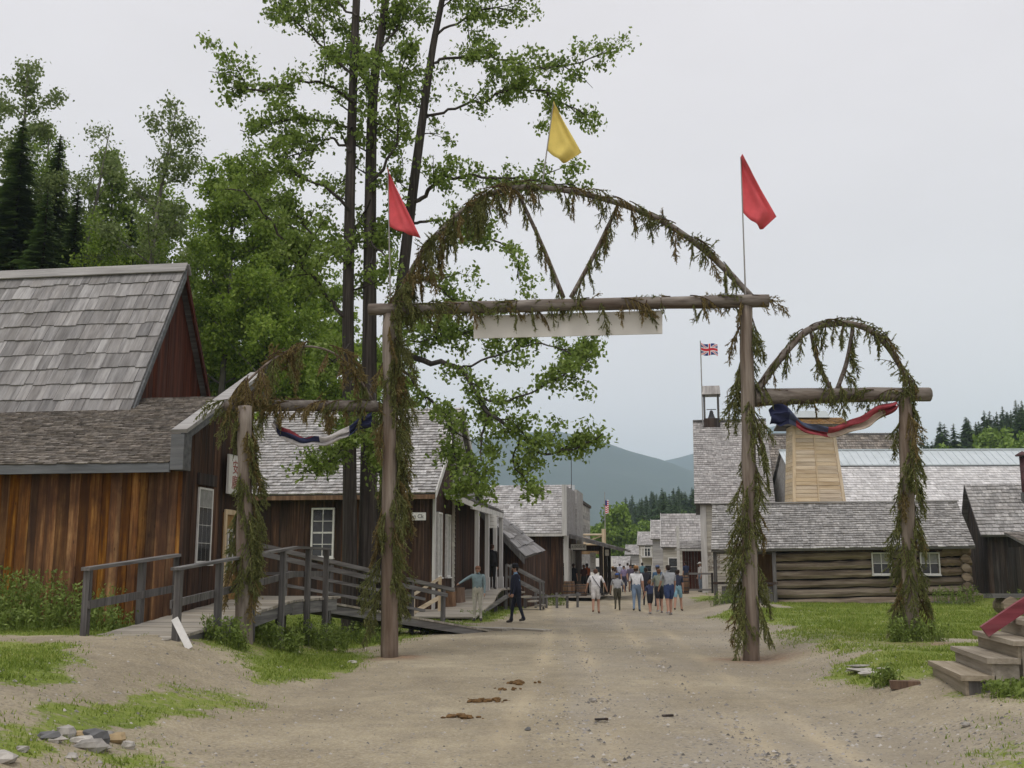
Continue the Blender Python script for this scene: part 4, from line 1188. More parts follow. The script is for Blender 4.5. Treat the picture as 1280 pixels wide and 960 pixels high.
m = MB(); m.prism([(-.85, .45, H + .38), (.85, .45, H + .38), (.85, 1.4, H + .38), (-.85, 1.4, H + .38)], [(-.7, .6, H + .72), (.7, .6, H + .72), (.7, 1.2, H + .72), (-.7, 1.2, H + .72)]); m.build('vent_cap', M['metal_roof'], tw)

# ------------------------------------------------------------------ log cabin
oc = Vector((7.95, 43.25, 0))
lc = empty('log_cabin', oc, 'low log cabin with grey shingle roof between the two right gate posts', 'cabin', -12)
LC = 9.5; xw = 2.45
zc = .1
logs = []
zz = zc
k = 0
while zz < 2.32:
    d_ = random.uniform(.34, .4); k += 1
    spans = [(xw, LC)]
    zmid = zz + d_ / 2
    if 1.15 < zmid < 2.2: spans = [(xw, 5.96), (6.72, 7.72), (8.48, LC)]
    for (a, b) in spans:
        n = 9; pts = [(a - .1 + (b - a + .2) * i / n, .18 + random.uniform(-.02, .02), zz + d_ / 2 + .028 * (a + (b - a) * i / n - xw) + random.uniform(-.018, .018)) for i in range(n + 1)]
        m = MB(); m.tube(pts, [d_ * .44 * random.uniform(.9, 1.08) for _ in pts], 7, .1); m.build('log', M['log'], lc)
    zz += d_ * .95
m = MB(); m.beam((xw - .2, .02, .12), (LC + .1, .02, .32), .18, .26, j=.01); m.build('sill_log', M['grey_x'], lc)
m = MB(); m.box(xw, LC - .1, .2, 5, 0, 2.5); m.build('wall', M['inside'], lc)
for k in range(7):
    m = MB(); zz = .3 + k * .34; m.tube([(LC - .15, -.15, zz), (LC - .15, 3.0, zz), (LC - .15, 5.2, zz)], .16, 8, .05); m.build('log', M['log'], lc)
window(lc, (6.34, .1, 1.45), (1, 0, 0), (0, -1, 0), .62, .74, 2, 2, .045, glass=['glass', 'curtain'], depth=.16)
window(lc, (8.1, .1, 1.45), (1, 0, 0), (0, -1, 0), .62, .74, 2, 2, .045, glass=['glass', 'curtain'], depth=.16)
for zz, x0, x1 in ((2.28, xw, LC),):
    m = MB(); m.box(x0, x1, .05, .16, zz, zz + .12); m.build('top_plate', M['board_dark'], lc)
roof(lc, (-.05, -.55, 2.32), (LC + .15, -.55, 2.42), (LC + .25, 3.0, 4.3), (-.05, 3.0, 4.3), .2, .24, M['shake_light'], .04, ej=.022)
roof(lc, (LC + .25, 6.4, 2.42), (-.05, 6.4, 2.32), (-.05, 3.0, 4.3), (LC + .25, 3.0, 4.3), .3, .4, M['shake_light'], .03)
m = MB(); m.beam((-.1, 2.95, 4.35), (LC + .3, 2.95, 4.35), .22, .05); m.build('ridge_board', M['ridge'], lc)
m = MB(); m.prism([(LC - .12, .2, 2.5), (LC - .12, 5.6, 2.5), (LC - .12, 3.0, 4.15)], [(LC - .05, .2, 2.5), (LC - .05, 5.6, 2.5), (LC - .05, 3.0, 4.15)]); m.build('gable_wall', M['board_dark'], lc)
# open porch at the street end
for x in (.08, 1.0, xw - .12):
    m = MB(); m.box(x - .07, x + .07, -.4, -.26, -.1, 2.3, .006); m.build('porch_post', M['grey_z'], lc)
m = MB(); m.box(.0, xw, -.41, -.25, 1.02, 1.12); m.build('porch_rail', M['board_black'], lc)
boards(lc, (.3, -.3), (xw - .2, -.3), .0, .95, .2, M['grey_z'], .03, name='porch_board')
slab(lc, [(1.0, 1.6, 0), (xw, 1.6, 0), (xw, 1.6, 2.6), (1.0, 1.6, 2.6)], .05, M['clap_cream'], 'porch_wall')
m = MB(); m.box(1.75, 2.3, 1.5, 1.55, .2, 2.2); m.build('door', M['door_wood'], lc)

# ------------------------------------------------------------------ dark plank shed with stovepipe
so_ = Vector((19.15, 44.0, 0))
sh = empty('plank_shed', so_, 'blackened plank shed with shingle roof and rusty stovepipe at right edge', 'shed', -14)
g0 = .45
slab(sh, [(.05, .06, g0), (7, .06, g0), (7, .06, 3.0), (.05, .06, 3.0)], .06, M['inside'], 'wall')
boards(sh, (.0, .05), (7, .05), g0, 3.0, .22, M['board_black'], .035)
gt = lambda a: (2.95 + a * .78) if a < 2.85 else 5.1 - (a - 2.85) * 1.1
boards(sh, (.0, 4.3), (.0, .05), g0, lambda a: gt(4.25 - a), .22, M['board_black'], .035, out=(-1, 0))
slab(sh, [(.04, .06, g0), (.04, 4.25, g0), (.04, 4.25, 3.5), (.04, 2.85, 5.05), (.04, .06, 2.9)], -.05, M['inside'], 'wall')
roof(sh, (-.28, -.4, 2.92), (7.2, -.4, 2.92), (7.2, 2.85, 5.22), (-.28, 2.85, 5.22), .26, .3, M['shake_light'], .035, single=True, ej=.03)
roof(sh, (7.2, 4.7, 3.4), (-.28, 4.7, 3.4), (-.28, 2.85, 5.22), (7.2, 2.85, 5.22), .3, .4, M['shake'], .03)
m = MB(); m.tube([(1.9, 1.6, 4.0), (1.9, 1.6, 6.25)], .14, 12); sp = m.build('stovepipe', M['rust_pipe'], sh, True)
m = MB(); m.tube([(1.9, 1.6, 6.28), (1.9, 1.6, 6.33), (1.9, 1.6, 6.48)], [.3, .28, .02], 12); m.build('rain_cap', M['rust_pipe'], sp)
m = MB(); m.tube([(1.9, 1.6, 3.9), (1.9, 1.6, 4.75)], .19, 12); m.build('pipe_collar', M['grey_z'], sp)
hu = empty('small_hut', (17.85, 38.2, 0), 'small leaning dark hut with black doorway in front of the plank shed', 'hut', -8)
boards(hu, (.25, .05), (3, .05), .3, 2.45, .2, M['board_black'], .03, holes=((1.0, 2.6, .3, 2.0),))
slab(hu, [(.25, .3, .2), (3, .3, .2), (3, .3, 2.4), (.25, .3, 2.4)], .05, M['inside'], 'wall')
m = MB(); m.beam((.02, -.05, .3), (.3, -.02, 2.3), .22, .08, up=(0, 1, 0)); m.build('door_post', M['grey_z'], hu)
boards(hu, (.2, 2.2), (.2, .06), .3, lambda a: 2.4, .2, M['board_black'], .03, out=(-1, 0))
roof(hu, (.1, -.25, 2.42), (3.1, -.25, 2.42), (3.1, 2.3, 2.95), (.1, 2.3, 2.95), .3, .3, M['shake_brown'], .03)
m = MB(); m.box(.1, 3.1, -.32, -.26, 2.28, 2.42); m.build('fascia', M['grey_x'], hu)

# ------------------------------------------------------------------ steps with red rail, right foreground
stx = empty('wooden_steps', (5.0, 12.3, 0), 'three weathered plank steps with worn red handrail at right foreground', 'steps', -11)
gs = .26
for k in range(5):
    x0 = k * .285; zt = gs + .22 + k * .19
    m = MB(); m.box(x0 - .05, x0 + .3, -.04, 1.98, zt - .055, zt, .004); m.build('tread', M['step'], stx)
    m = MB(); m.box(x0, x0 + .035, .0, 1.94, (gs - .1) if k == 0 else zt - .19 + .002, zt - .058); m.build('riser', M['step'], stx)
    m = MB(); m.box(x0 + .037, x0 + .284, -.002, .04, gs - .15, zt - .058); m.build('side_board', M['grey_z'] if k == 0 else M['step'], stx)
    m = MB(); m.box(x0 + .037, x0 + .284, 1.9, 1.94, gs - .15, zt - .058); m.build('side_board', M['step'], stx)
m = MB(); m.beam((.46, 1.05, gs + .64), (2.2, .98, gs + 1.83), .12, .14); m.build('hand_rail', M['red_paint'], stx)
m = MB(); m.box(1.9, 2.0, .97, 1.07, gs, gs + 1.6); m.build('rail_post', M['red_paint'], stx)
bl = empty('ground_block', (4.62, 13.5, .18), 'short brown timber block lying before the lowest step', 'timber', -11)
m = MB(); m.box(-.0, .34, .2, .34, 0, .1, .006); m.build('block', M['barrel'], bl)

bn = empty('log_bench', (13.0, 30.5, h1(13, 30.5)), 'grey plank bench on log ends behind the red handrail', 'bench', 4)
m = MB(); m.box(.2, 4, -.25, .25, .5, .62, .01); m.build('seat', M['grey_x'], bn)
for x in (.7, 2.3, 3.6): m = MB(); m.tube([(x, -.3, .3), (x, .3, .3)], .24, 10, .05); m.build('support', M['log'], bn)
m = MB(); m.tube([(.9, .5, .12), (4.2, .55, .14)], .16, 9, .06); m.build('rear_log', M['log'], bn)

# ------------------------------------------------------------------ barrels, stumps, rail table
def barrel(loc, h_, r, label, lying=False, rz_=0):
    e = empty('barrel', loc, label, 'barrel', rz_, 'barrels')
    n = 14
    for k in range(n):
        a0, a1 = 2 * math.pi * k / n + .02, 2 * math.pi * (k + 1) / n - .02
        m = MB(); vs = []
        for t in np.linspace(0, 1, 5):
            rr = r * (.82 + .18 * math.sin(math.pi * t))
            for q in (0, -.03):
                for a in (a0, a1): vs.append(((rr + q) * math.cos(a), (rr + q) * math.sin(a), h_ * t))
        fs = []
        for i in range(4):
            b = i * 4
            fs += [(b, b + 1, b + 5, b + 4), (b + 2, b + 6, b + 7, b + 3), (b, b + 4, b + 6, b + 2), (b + 1, b + 3, b + 7, b + 5)]
        fs += [(0, 2, 3, 1), (16, 17, 19, 18)]
        m.add(vs, fs); m.build('stave', M['barrel'], e)
    for t in (.12, .32, .68, .88):
        rr = r * (.82 + .18 * math.sin(math.pi * t)) + .006
        m = MB(); m.tube([(0, 0, h_ * t - .02), (0, 0, h_ * t + .02)], rr, 16, cap=False); m.build('hoop', M['dark_metal'], e)
    m = MB(); m.tube([(0, 0, h_ - .06), (0, 0, h_ - .03)], r * .8, 14); m.build('lid', M['barrel'], e)
    return e
p = W(853, 745, 57.5); barrel((p.x, 57.5, h1(p.x, 57.5)), .95, .4, 'upright wooden barrel on the right side of the street')
p = w4(.35, -.5, .23); barrel(p, .75, .33, 'upright barrel at the corner of the store boardwalk')
p = w4(.95, -.2, .23); barrel(p, .6, .33, 'reddish barrel beside the corner barrel on the boardwalk')
def stump(loc, r, h_, label):
    m = MB(); m.tube([(0, 0, -.1), (0, 0, h_ * .5), (0, 0, h_)], [r * 1.08, r, r * .97], 12, .05); o = m.build('chopping_block', M['barrel'], None); o.location = loc
    return tag(o, label, 'stump', 'chopping blocks by the porch')
for (x, yv, r, lb) in ((.35, .9, .27, 'cut log block on the porch deck near its rail'), (.5, 1.9, .24, 'second cut log block further along the porch deck')):
    q = Matrix.Rotation(R(-8), 4, 'Z') @ Vector((x, yv, 0)); stump((-2.66 + q.x, 37 + q.y, dz(yv)), r, .5, lb)
rt = empty('hitching_rail', (W(866, 700, 59).x, 59, .2), 'dark hitching rail with end posts beside the barrel', 'railing', -9)
for x in (-.3, 1.0): m = MB(); m.box(x - .06, x + .06, -.06, .06, -.2, 1.2); m.build('post', M['board_black'], rt)
for z in (1.1, .25): m = MB(); m.box(-.3, 1.0, -.04, .04, z, z + .1); m.build('rail', M['grey_x'], rt)

# ------------------------------------------------------------------ loose things on the ground
def stone_mesh(s, mat, flat=.6):
    m = MB(); m.ball((0, 0, 0), (s * random.uniform(.8, 1.3), s * random.uniform(.6, 1), s * flat * random.uniform(.7, 1.1)), 7, 4, .34); return m
rocks = [(118, 926, .13, 'stone_dark', 'dark slate rock at the back of the rubble heap'), (82, 918, .1, 'stone', 'pale rock at the upper left of the rubble heap'), (100, 930, .09, 'stone', 'grey rock in the middle of the rubble heap'), (60, 922, .09, 'stone_dark', 'low dark rock at left end of the rubble heap'), (98, 920, .08, 'stone_tan', 'small tan rock on top of the rubble heap'),
         (112, 934, .1, 'stone', 'rounded grey rock at the front of the rubble heap'), (146, 926, .11, 'stone_tan', 'tan rock at the right of the rubble heap'), (160, 932, .07, 'stone', 'small grey rock at right end of the rubble heap'), (68, 928, .08, 'stone', 'pale low rock at the front left of the heap'), (128, 936, .07, 'stone', 'small pale rock below the slate rock'),
         (4, 951, .11, 'stone', 'pinkish pale rock at the lower left corner'), (28, 941, .06, 'stone', 'small rock left of the rubble heap'), (90, 950, .06, 'stone', 'flat pale rock below the rubble heap'), (134, 919, .06, 'stone', 'little pale rock behind the tan rock'),
         (441, 827, .09, 'stone', 'white rock near the main left gate post'), (428, 832, .06, 'stone', 'flat stone beside the white rock near the post'), (1208, 907, .06, 'stone', 'pale pebble on the dirt at lower right'), (1098, 921, .05, 'stone', 'lone pale stone on the gravel at lower right'), (740, 874, .05, 'stone', 'lone pale stone in the middle of the road'), (660, 911, .04, 'stone_dark', 'lone dark stone in the middle of the road')]
for (px, py, s, mt, lb) in rocks:
    g = G(px, py + 3); o = stone_mesh(s, mt).build('rock', M[mt], None, False); o.location = (g.x, g.y, g.z + s * .25); tag(o, lb, 'rock')
for k, (px, py, s, lb) in enumerate([(1078, 840, .22, 'flat slab of stone at the left of the slab patch on the grass'), (1092, 844, .2, 'flat slab in the middle of the slab patch on the grass'), (1107, 838, .15, 'flat slab at the right of the slab patch on the grass'), (1075, 835, .14, 'small flat slab at the back of the slab patch')]):
    g = G(px, py); o = stone_mesh(s, 'stone', .16).build('stone_slab', M['stone'], None, False); o.location = (g.x, g.y, g.z + .02); tag(o, lb, 'stone')
for (px, py, n, sc, lb) in ((575, 897, 9, .045, 'nearest small heap of horse dung on the road'), (607, 877, 12, .05, 'middle heap of horse dung on the road'), (652, 855, 9, .05, 'farthest heap of horse dung on the road'), (636, 862, 5, .03, 'scattered dung crumbs between the two far heaps')):
    g = G(px, py); e = empty('dung_heap', g, lb, 'dung')
    for _ in range(n * 2):
        dx, dy = random.gauss(0, .17), random.gauss(0, .08); q = sc * random.uniform(.4, 1.1) * math.exp(-(dx / .3) ** 2)
        m = MB(); m.ball((dx, dy, q * .35), (q * random.uniform(.9, 1.6), q, q * .6), 7, 5, .25); m.build('dung_lump', M['dung'], e)
g = G(237, 812); lb_ = empty('leaning_plank', (g.x, g.y, g.z), 'short white painted plank leaning on the ramp rail post', 'plank')
m = MB(); m.beam((0, 0, .0), (-.27, .1, .42), .1, .03, up=(0, -1, .3)); m.build('plank_board', M['white_paint'], lb_)
for (px, py, s, a, lb) in ((752, 902, .07, .3, 'dark wood chip lying on the gravel right of the road middle'), (835, 898, .06, 1.2, 'small dark chip lying on the gravel')):
    g = G(px, py); m = MB(); m.beam((-s, 0, .012), (s, .03, .014), .05, .02); o = m.build('wood_chip', M['board_black'], None); o.location = g; tag(o, lb, 'wood chip')
# thousands of pebbles: one scattered layer
V, Fq = [], []
n = 0
while n < 24000:
    yv = 7.5 + 32 * rng.random() ** 2.0; xv = rng.uniform(-5 - yv * .1, 6 + yv * .12)
    g_ = float(np.clip(.5 + .5 * wav(xv, yv, .55, 11) + .3 * wav(xv, yv, 1.9, 2), 0, 1))
    if rng.random() > .25 + .75 * g_ * (xv > -.2 + .03 * yv): continue
    s = .006 + .025 * rng.random() ** 4
    z = h1(xv, yv); a = rng.uniform(0, 6.3)
    o = len(V)
    for k in range(5):
        q = a + k * 1.2566; r_ = s * rng.uniform(.75, 1.2)
        V.append((xv + r_ * math.cos(q), yv + r_ * .8 * math.sin(q), z - .004))
    V.append((xv, yv, z + s * rng.uniform(.4, .8)))
    Fq += [(o + k, o + (k + 1) % 5, o + 5) for k in range(5)]
    n += 1
M['pebble'] = plain('loose_pebble', (.25, .232, .21), .9, 1.3, 15, .25)
rb = [(g_.x, g_.y) for g_ in [G(60, 930), G(150, 935), G(1085, 842)]]
tag(np_mesh('pebbles', V, Fq, M['pebble']), 'loose grey pebbles strewn over the dirt road', 'pebbles', kind='stuff')

# ------------------------------------------------------------------ pole gate dressed with spruce boughs
YL, YR = 20.6, 19.85
def gp(px, py, off=0):
    """point in the plane of the main gate"""
    t = (px - 487) / (938 - 487)
    Y = YL + (YR - YL) * t + off
    return W(px, py, Y)
gate = empty('timber_gate', (1.1, 20.2, 0), 'rustic log archway with three spans, hung with spruce boughs, across the road', 'gate')
GO = Vector((1.1, 20.2, 0))
def gl(p): return Vector(p) - GO
def smooth_path(pts, n=6):
    pts = [Vector(p) for p in pts]; out = []
    for i in range(len(pts) - 1):
        p0, p1, p2, p3 = pts[max(i - 1, 0)], pts[i], pts[i + 1], pts[min(i + 2, len(pts) - 1)]
        for k in range(n):
            t = k / n
            out.append(.5 * ((2 * p1) + (p2 - p0) * t + (2 * p0 - 5 * p1 + 4 * p2 - p3) * t * t + (3 * p1 - p0 - 3 * p2 + p3) * t ** 3))
    out.append(pts[-1])
    return out
def logpost(base, top, r0, r1, name='post', mat='pole', n=14, jit=.03, k=10):
    pts = [Vector(base).lerp(Vector(top), i / n) + Vector((random.uniform(-.012, .012), random.uniform(-.012, .012), 0)) for i in range(n + 1)]
    m = MB(); m.tube([gl(p) for p in pts], [lerp(r0, r1, i / n) * random.uniform(.97, 1.04) for i in range(n + 1)], k, jit)
    return m.build(name, M[mat], gate, True), pts
pl_b, pl_t = W(487, 824, YL), W(487, 386, YL)
pr_b, pr_t = W(939, 829, YR), W(933, 376, YR)
sl_b = W(306, 806, 18.85); sl_t = W(306, 508, 18.85)
sr_b = W(1139, 808, 20.4); sr_t = W(1131, 496, 20.4)
for p in (pl_b, pr_b, sl_b, sr_b): p.z = h1(p.x, p.y) - .3
_, path_pl = logpost(pl_b, pl_t, .165, .125)
_, path_pr = logpost(pr_b, pr_t, .15, .12)
_, path_sl = logpost(sl_b, sl_t, .155, .12)
_, path_sr = logpost(sr_b, sr_t, .155, .125)
def logbeam(pts, r0, r1, name='beam', mat='pole_x', jit=.05):
    pts = smooth_path(pts, 6) if len(pts) > 2 else [Vector(pts[0]).lerp(Vector(pts[1]), i / 12) for i in range(13)]
    n = len(pts)
    m = MB(); m.tube([gl(p) for p in pts], [lerp(r0, r1, i / (n - 1)) * random.uniform(.96, 1.04) for i in range(n)], 10, jit)
    m.build(name, M[mat], gate, True)
    return pts
beam_m = logbeam([gp(461, 387, -.05), gp(600, 384, -.05), gp(760, 380, -.05), gp(961, 376, -.05)], .115, .125)
beam_r = logbeam([W(942, 497, 20.0), W(1050, 494, 20.3), W(1162, 493, 20.5)], .17, .13)
beam_l = logbeam([W(279, 508, 18.8), W(370, 507, 19.6), W(470, 508, 20.5)], .1, .11)
arch_m = logbeam([gp(488, 384, .05), gp(503, 360, .05), gp(522, 325, .05), gp(550, 291, .05), gp(580, 262, .05), (gp(612, 243, .05)), gp(650, 234, .05), gp(700, 237, .05), gp(745, 246, .05), gp(790, 260, .05), gp(832, 279, .05), gp(872, 306, .05), gp(905, 335, .05), gp(940, 372, .05)], .05, .062, 'arch', 'bough_stem' if False else 'pole_x')
arch_r = logbeam([W(945, 490, 20.0), W(966, 460, 20.05), W(988, 433, 20.1), W(1010, 413, 20.15), W(1036, 405, 20.2), W(1070, 406, 20.3), W(1096, 419, 20.35), W(1116, 442, 20.4), W(1131, 468, 20.4), W(1144, 487, 20.45)], .075, .048, 'arch')
arch_l = logbeam([W(287, 506, 18.85), W(312, 474, 19.0), W(348, 445, 19.4), W(382, 433, 19.7), W(418, 442, 20.0), W(445, 468, 20.3), W(466, 500, 20.5)], .022, .02, 'arch')
br = []
for a, b in ((gp(645, 236, .05), gp(704, 372)), (gp(772, 258, .05), gp(714, 372)), (W(1013, 413, 20.2), W(1039, 488, 20.25)), (W(1066, 407, 20.3), W(1046, 488, 20.25))):
    mid = a.lerp(b, .5) + Vector((random.uniform(-.06, .06), 0, random.uniform(-.05, .05)))
    br.append(logbeam([a, mid, b], .034, .048, 'brace'))

def bough_geo(p, d, L, dens):
    """needle triangles and stem points of one cut spruce branch: stem, hanging twigs, forked twiglets"""
    p, d = Vector(p), Vector(d).normalized()
    V, Fq, stem = [], [], []
    u_ = random.uniform
    side = d.cross(Vector((u_(-1, 1), u_(-1, 1), u_(-.3, .3)))).normalized()
    n = max(5, int(L / .06))
    q = p.copy(); dd = d.copy(); twigs = []
    for i in range(n + 1):
        t = i / n
        stem.append(q.copy())
        if i > 0:
            for s in (-1, 1):
                if random.random() < dens:
                    l = L * u_(.2, .46) * (1.1 - t) + .05
                    td = (dd * .7 + side * (s * u_(.35, 1.0)) + Vector((u_(-.25, .25), u_(-.25, .25), -.6))).normalized()
                    twigs.append((q.copy(), td, l, 0))
        dd = (dd + Vector((0, 0, -.12)) + Vector((u_(-.1, .1), u_(-.1, .1), u_(-.04, .06)))).normalized()
        q = q + dd * (L / n)
    twigs.append((stem[-1], dd, .1, 0))
    k_ = 0
    while k_ < len(twigs):
        a, td, l, lev = twigs[k_]; k_ += 1
        e = a + td * l + Vector((0, 0, -.16 * l))
        if lev == 0 and l > .1:
            for _ in range(int(l / .055)):
                t = u_(.2, .85); s = random.choice((-1, 1))
                twigs.append((a.lerp(e, t), (td + side * (s * u_(.5, 1.0)) + Vector((u_(-.4, .4), u_(-.4, .4), u_(-.5, .1)))).normalized(), u_(.04, .1), 1))
        sv = td.cross(Vector((u_(-1, 1), u_(-1, 1), u_(-1, 1)))).normalized(); uv = td.cross(sv)
        o = len(V); w0 = .013
        V += [tuple(a + sv * w0), tuple(a - sv * w0), tuple(e), tuple(a + uv * w0), tuple(a - uv * w0)]
        Fq += [(o, o + 1, o + 2), (o + 3, o + 4, o + 2)]
        for i in range(max(3, int(l / .017))):
            b = a.lerp(e, random.random())
            ang = u_(0, 6.283)
            nd = (td * .75 + sv * math.cos(ang) + uv * math.sin(ang)).normalized()
            w_ = nd.cross(td).normalized() * .0085
            o = len(V); ln = u_(.028, .048)
            V += [tuple(b + w_), tuple(b - w_), tuple(b + nd * ln)]
            Fq.append((o, o + 1, o + 2))
    return V, Fq, stem
n_bough = [0]
extra = MB()
def bough(p, d, L, dens=.8, dry=.2):
    n_bough[0] += 1
    V, Fq, stem = bough_geo(gl(p), d, L, dens)
    if n_bough[0] > 298:          # past the 300th: all in one part
        extra.mi = 0; extra.tube(stem, [lerp(.011, .004, i / (len(stem) - 1)) for i in range(len(stem))], 4)
        extra.mi = 2 if random.random() < dry else 1; extra.add(V, Fq)
        return
    mb = MB(); mb.tube(stem, [lerp(.011, .004, i / (len(stem) - 1)) for i in range(len(stem))], 4)
    ns = len(mb.v)
    fs = [f for f in mb.f] + [tuple(i + ns for i in f) for f in Fq]
    me = bpy.data.meshes.new('spruce_bough')
    me.from_pydata(mb.v + V, [], fs)
    me.materials.append(M['bough_stem']); me.materials.append(M['bough_dry'] if random.random() < dry else M['bough'])
    me.polygons.foreach_set('material_index', [0] * len(mb.f) + [1] * len(Fq))
    link('spruce_bough', me, gate)
def at_path(path, t):
    f = t * (len(path) - 1); i = min(int(f), len(path) - 2)
    return path[i].lerp(path[i + 1], f - i)
def dress(path, n, t0, t1, L0, L1, spread, dens=.8, dry=.2, bias=0, bw=.6):
    for k in range(n):
        t = lerp(t0, t1, (k + random.random()) / n)
        a = random.uniform(0, 6.283)
        if bias and random.random() < bw: a = random.gauss(0 if bias > 0 else math.pi, .7)
        o = Vector((math.cos(a), math.sin(a) * .8, 0))
        p = at_path(path, t) + o * .1
        bough(p, o * spread * random.uniform(.4, 1.2) + Vector((0, 0, -1)), random.uniform(L0, L1), dens, dry)
dress(path_pl, 36, .3, .97, .7, 1.25, .8, .95, .3, 1, .62)
dress(path_pl, 10, .22, .62, .7, 1.2, .6, .95, .25, 1, .8)
dress(path_pr, 34, .2, .97, .6, 1.1, .7, .75, .15)
dress(path_pr, 6, .15, .3, .7, 1.0, .6, .9, .1)
dress(path_sl, 30, .33, 1.0, .5, .95, .6, .9, .45, 1, .5)
dress(path_sl, 6, .38, .55, .6, .9, .9, .95, .3, 1, .9)
dress(path_sr, 36, .22, 1.0, .5, 1.05, .8, .85, .2)
def drape(path, n, t0, t1, L0, L1, dens=.7, dry=.2, along=.4):
    for k in range(n):
        t = lerp(t0, t1, (k + random.random()) / n)
        p = at_path(path, t) + Vector((0, random.uniform(-.12, -.04), random.uniform(-.02, .08)))
        tan = (at_path(path, min(1, t + .02)) - at_path(path, max(0, t - .02))).normalized()
        bough(p, tan * random.uniform(-along, along) + Vector((0, random.uniform(-.4, .1), -.55)), random.uniform(L0, L1), dens, dry)
def lay(path, n, t0, t1, L0, L1, dens=.7, dry=.2):
    """boughs tied along a pole"""
    for k in range(n):
        t = lerp(t0, t1, (k + random.random()) / n)
        p = at_path(path, t) + Vector((0, random.uniform(-.16, .04), random.uniform(.05, .11)))
        tan = (at_path(path, min(1, t + .02)) - at_path(path, max(0, t - .02))).normalized()
        bough(p, tan * random.choice((-1, 1)) + Vector((0, 0, random.uniform(.0, .3))), random.uniform(L0, L1), dens, dry)
drape(beam_m, 12, .08, .98, .3, .6, .7, .25); lay(beam_m, 9, .06, .98, .5, .9, .7, .35)
drape(arch_m, 20, .03, .42, .6, 1.1, .95, .3); drape(arch_m, 10, .45, .98, .35, .75, .65, .1); lay(arch_m, 16, .03, .97, .5, .9, .6, .3)
drape(br[0], 7, .05, .95, .35, .7, .8, .1); drape(br[1], 6, .05, .9, .35, .7, .7, .05)
drape(beam_r, 10, .03, .95, .3, .6, .7, .2); lay(beam_r, 6, .1, .95, .5, .8, .5, .2)
drape(arch_r, 8, .05, .97, .3, .7, .6, .05); lay(arch_r, 9, .03, .95, .4, .8, .45, .1)
drape(br[2], 3, .1, .95, .3, .5, .6, .1); drape(br[3], 3, .1, .95, .3, .5, .6, .1)
drape(beam_l, 8, .05, .95, .3, .6, .9, .7); lay(beam_l, 6, .05, .95, .4, .8, .9, .7); lay(arch_l, 7, .03, .97, .6, 1.0, .95, .6); drape(arch_l, 7, .02, .5, .5, .9, .95, .5)

dress(path_pl, 14, .35, .95, .4, .8, .7, .9, .3, 1, .5); dress(path_sl, 10, .4, 1.0, .4, .8, .7, .9, .5, 1, .7); dress(path_sr, 12, .25, 1.0, .4, .8, .8, .9, .25); dress(path_pr, 12, .25, 1.0, .4, .8, .7, .9, .2)
drape(arch_m, 16, .03, .5, .4, .9, .9, .35); lay(arch_m, 12, .03, .6, .5, .9, .8, .45); lay(beam_m, 10, .05, .98, .4, .8, .8, .4); drape(beam_m, 10, .05, .98, .25, .5, .8, .3); lay(arch_r, 8, .03, .97, .4, .8, .7, .3); drape(beam_l, 10, .02, .98, .3, .6, .9, .7); drape(arch_l, 10, .02, .98, .4, .8, .9, .6)
for b_ in br: drape(b_, 7, .05, .95, .3, .6, .85, .12)
lay(beam_m, 16, .04, .97, .4, .9, .85, .35); lay(beam_r, 8, .05, .9, .4, .8, .8, .25); drape(arch_r, 14, .03, .97, .3, .6, .8, .1); drape(arch_m, 14, .45, .98, .3, .6, .8, .15); lay(arch_m, 10, .4, .97, .4, .8, .8, .25); lay(beam_l, 8, .03, .97, .4, .8, .9, .7)
tag(extra.build('small_boughs', [M['bough_stem'], M['bough'], M['bough_dry']], gate), kind='stuff')

# white board hung under the beam (its back towards us)
p0, p1, p2, p3 = gp(592, 395, .0), gp(828, 388, .0), gp(828, 417, .0), gp(592, 423, .0)
sb = empty('sign_board', (p0 + p1) / 2, 'blank pale back of the long sign board under the main gate beam', 'sign')
c0 = (p0 + p1) / 2
m = MB(); fwd = Vector((.04, 1, 0)).normalized() * .035
q = [p - c0 for p in (p3, p2, p1, p0)]; m.prism(q, [p + fwd for p in q]); m.build('board', M['sign_back'], sb)
m = MB()
for t in (.1, .5, .9):
    a = p0.lerp(p1, t) - c0; m.beam(a + Vector((0, .02, -.03)), a + Vector((0, .02, .12)), .05, .01)
m.build('hanger', M['dark_metal'], sb)

# pennants
def pennant(name, label, base, tip, corners, mat, bulge):
    """corners: photo points of the cloth: hoist top, fly tip ..., hoist bottom"""
    b = gp(*base); t = gp(*tip)
    e = empty(name, b, label, 'flag')
    m = MB(); m.tube([(0, 0, -.08), t - b], [.016, .011], 6); m.build('flagpole', M['pole_grey'], e)
    top, fly, fly2, bot = [gp(*c) - b for c in corners]
    V, Fq = [], []
    nu, nv = 14, 12
    for j in range(nv + 1):
        for i in range(nu + 1):
            u, v = i / nu, j / nv
            a = top.lerp(bot, v); d_ = top.lerp(fly2.lerp(fly, .0) if False else fly, v ** .9) if v < .75 else fly.lerp(fly2, (v - .75) / .25)
            if v < .75: d_ = top.lerp(fly, v / .75)
            p = a.lerp(d_, u)
            p = p + Vector((0, bulge * (math.sin(u * 5.5 + v * 2.2) + .55 * math.sin(u * 13 - v * 4 + .7)) * u * (1 - .3 * v), -.05 * math.sin(u * 3.1) * v + .02 * math.sin(u * 11 + v * 3) * u))
            V.append(tuple(p))
    for j in range(nv):
        for i in range(nu):
            a = j * (nu + 1) + i; Fq.append((a, a + 1, a + nu + 2, a + nu + 1))
    o = np_mesh('cloth', V, Fq, mat, e, None, True)
    s_ = o.modifiers.new('thickness', 'SOLIDIFY'); s_.thickness = .005
    return e
pennant('pennant', 'red pennant above the left main gate post', (488, 372), (485, 210), [(485, 213), (526, 298), (518, 292), (487, 283)], M['red_cloth'], .12)
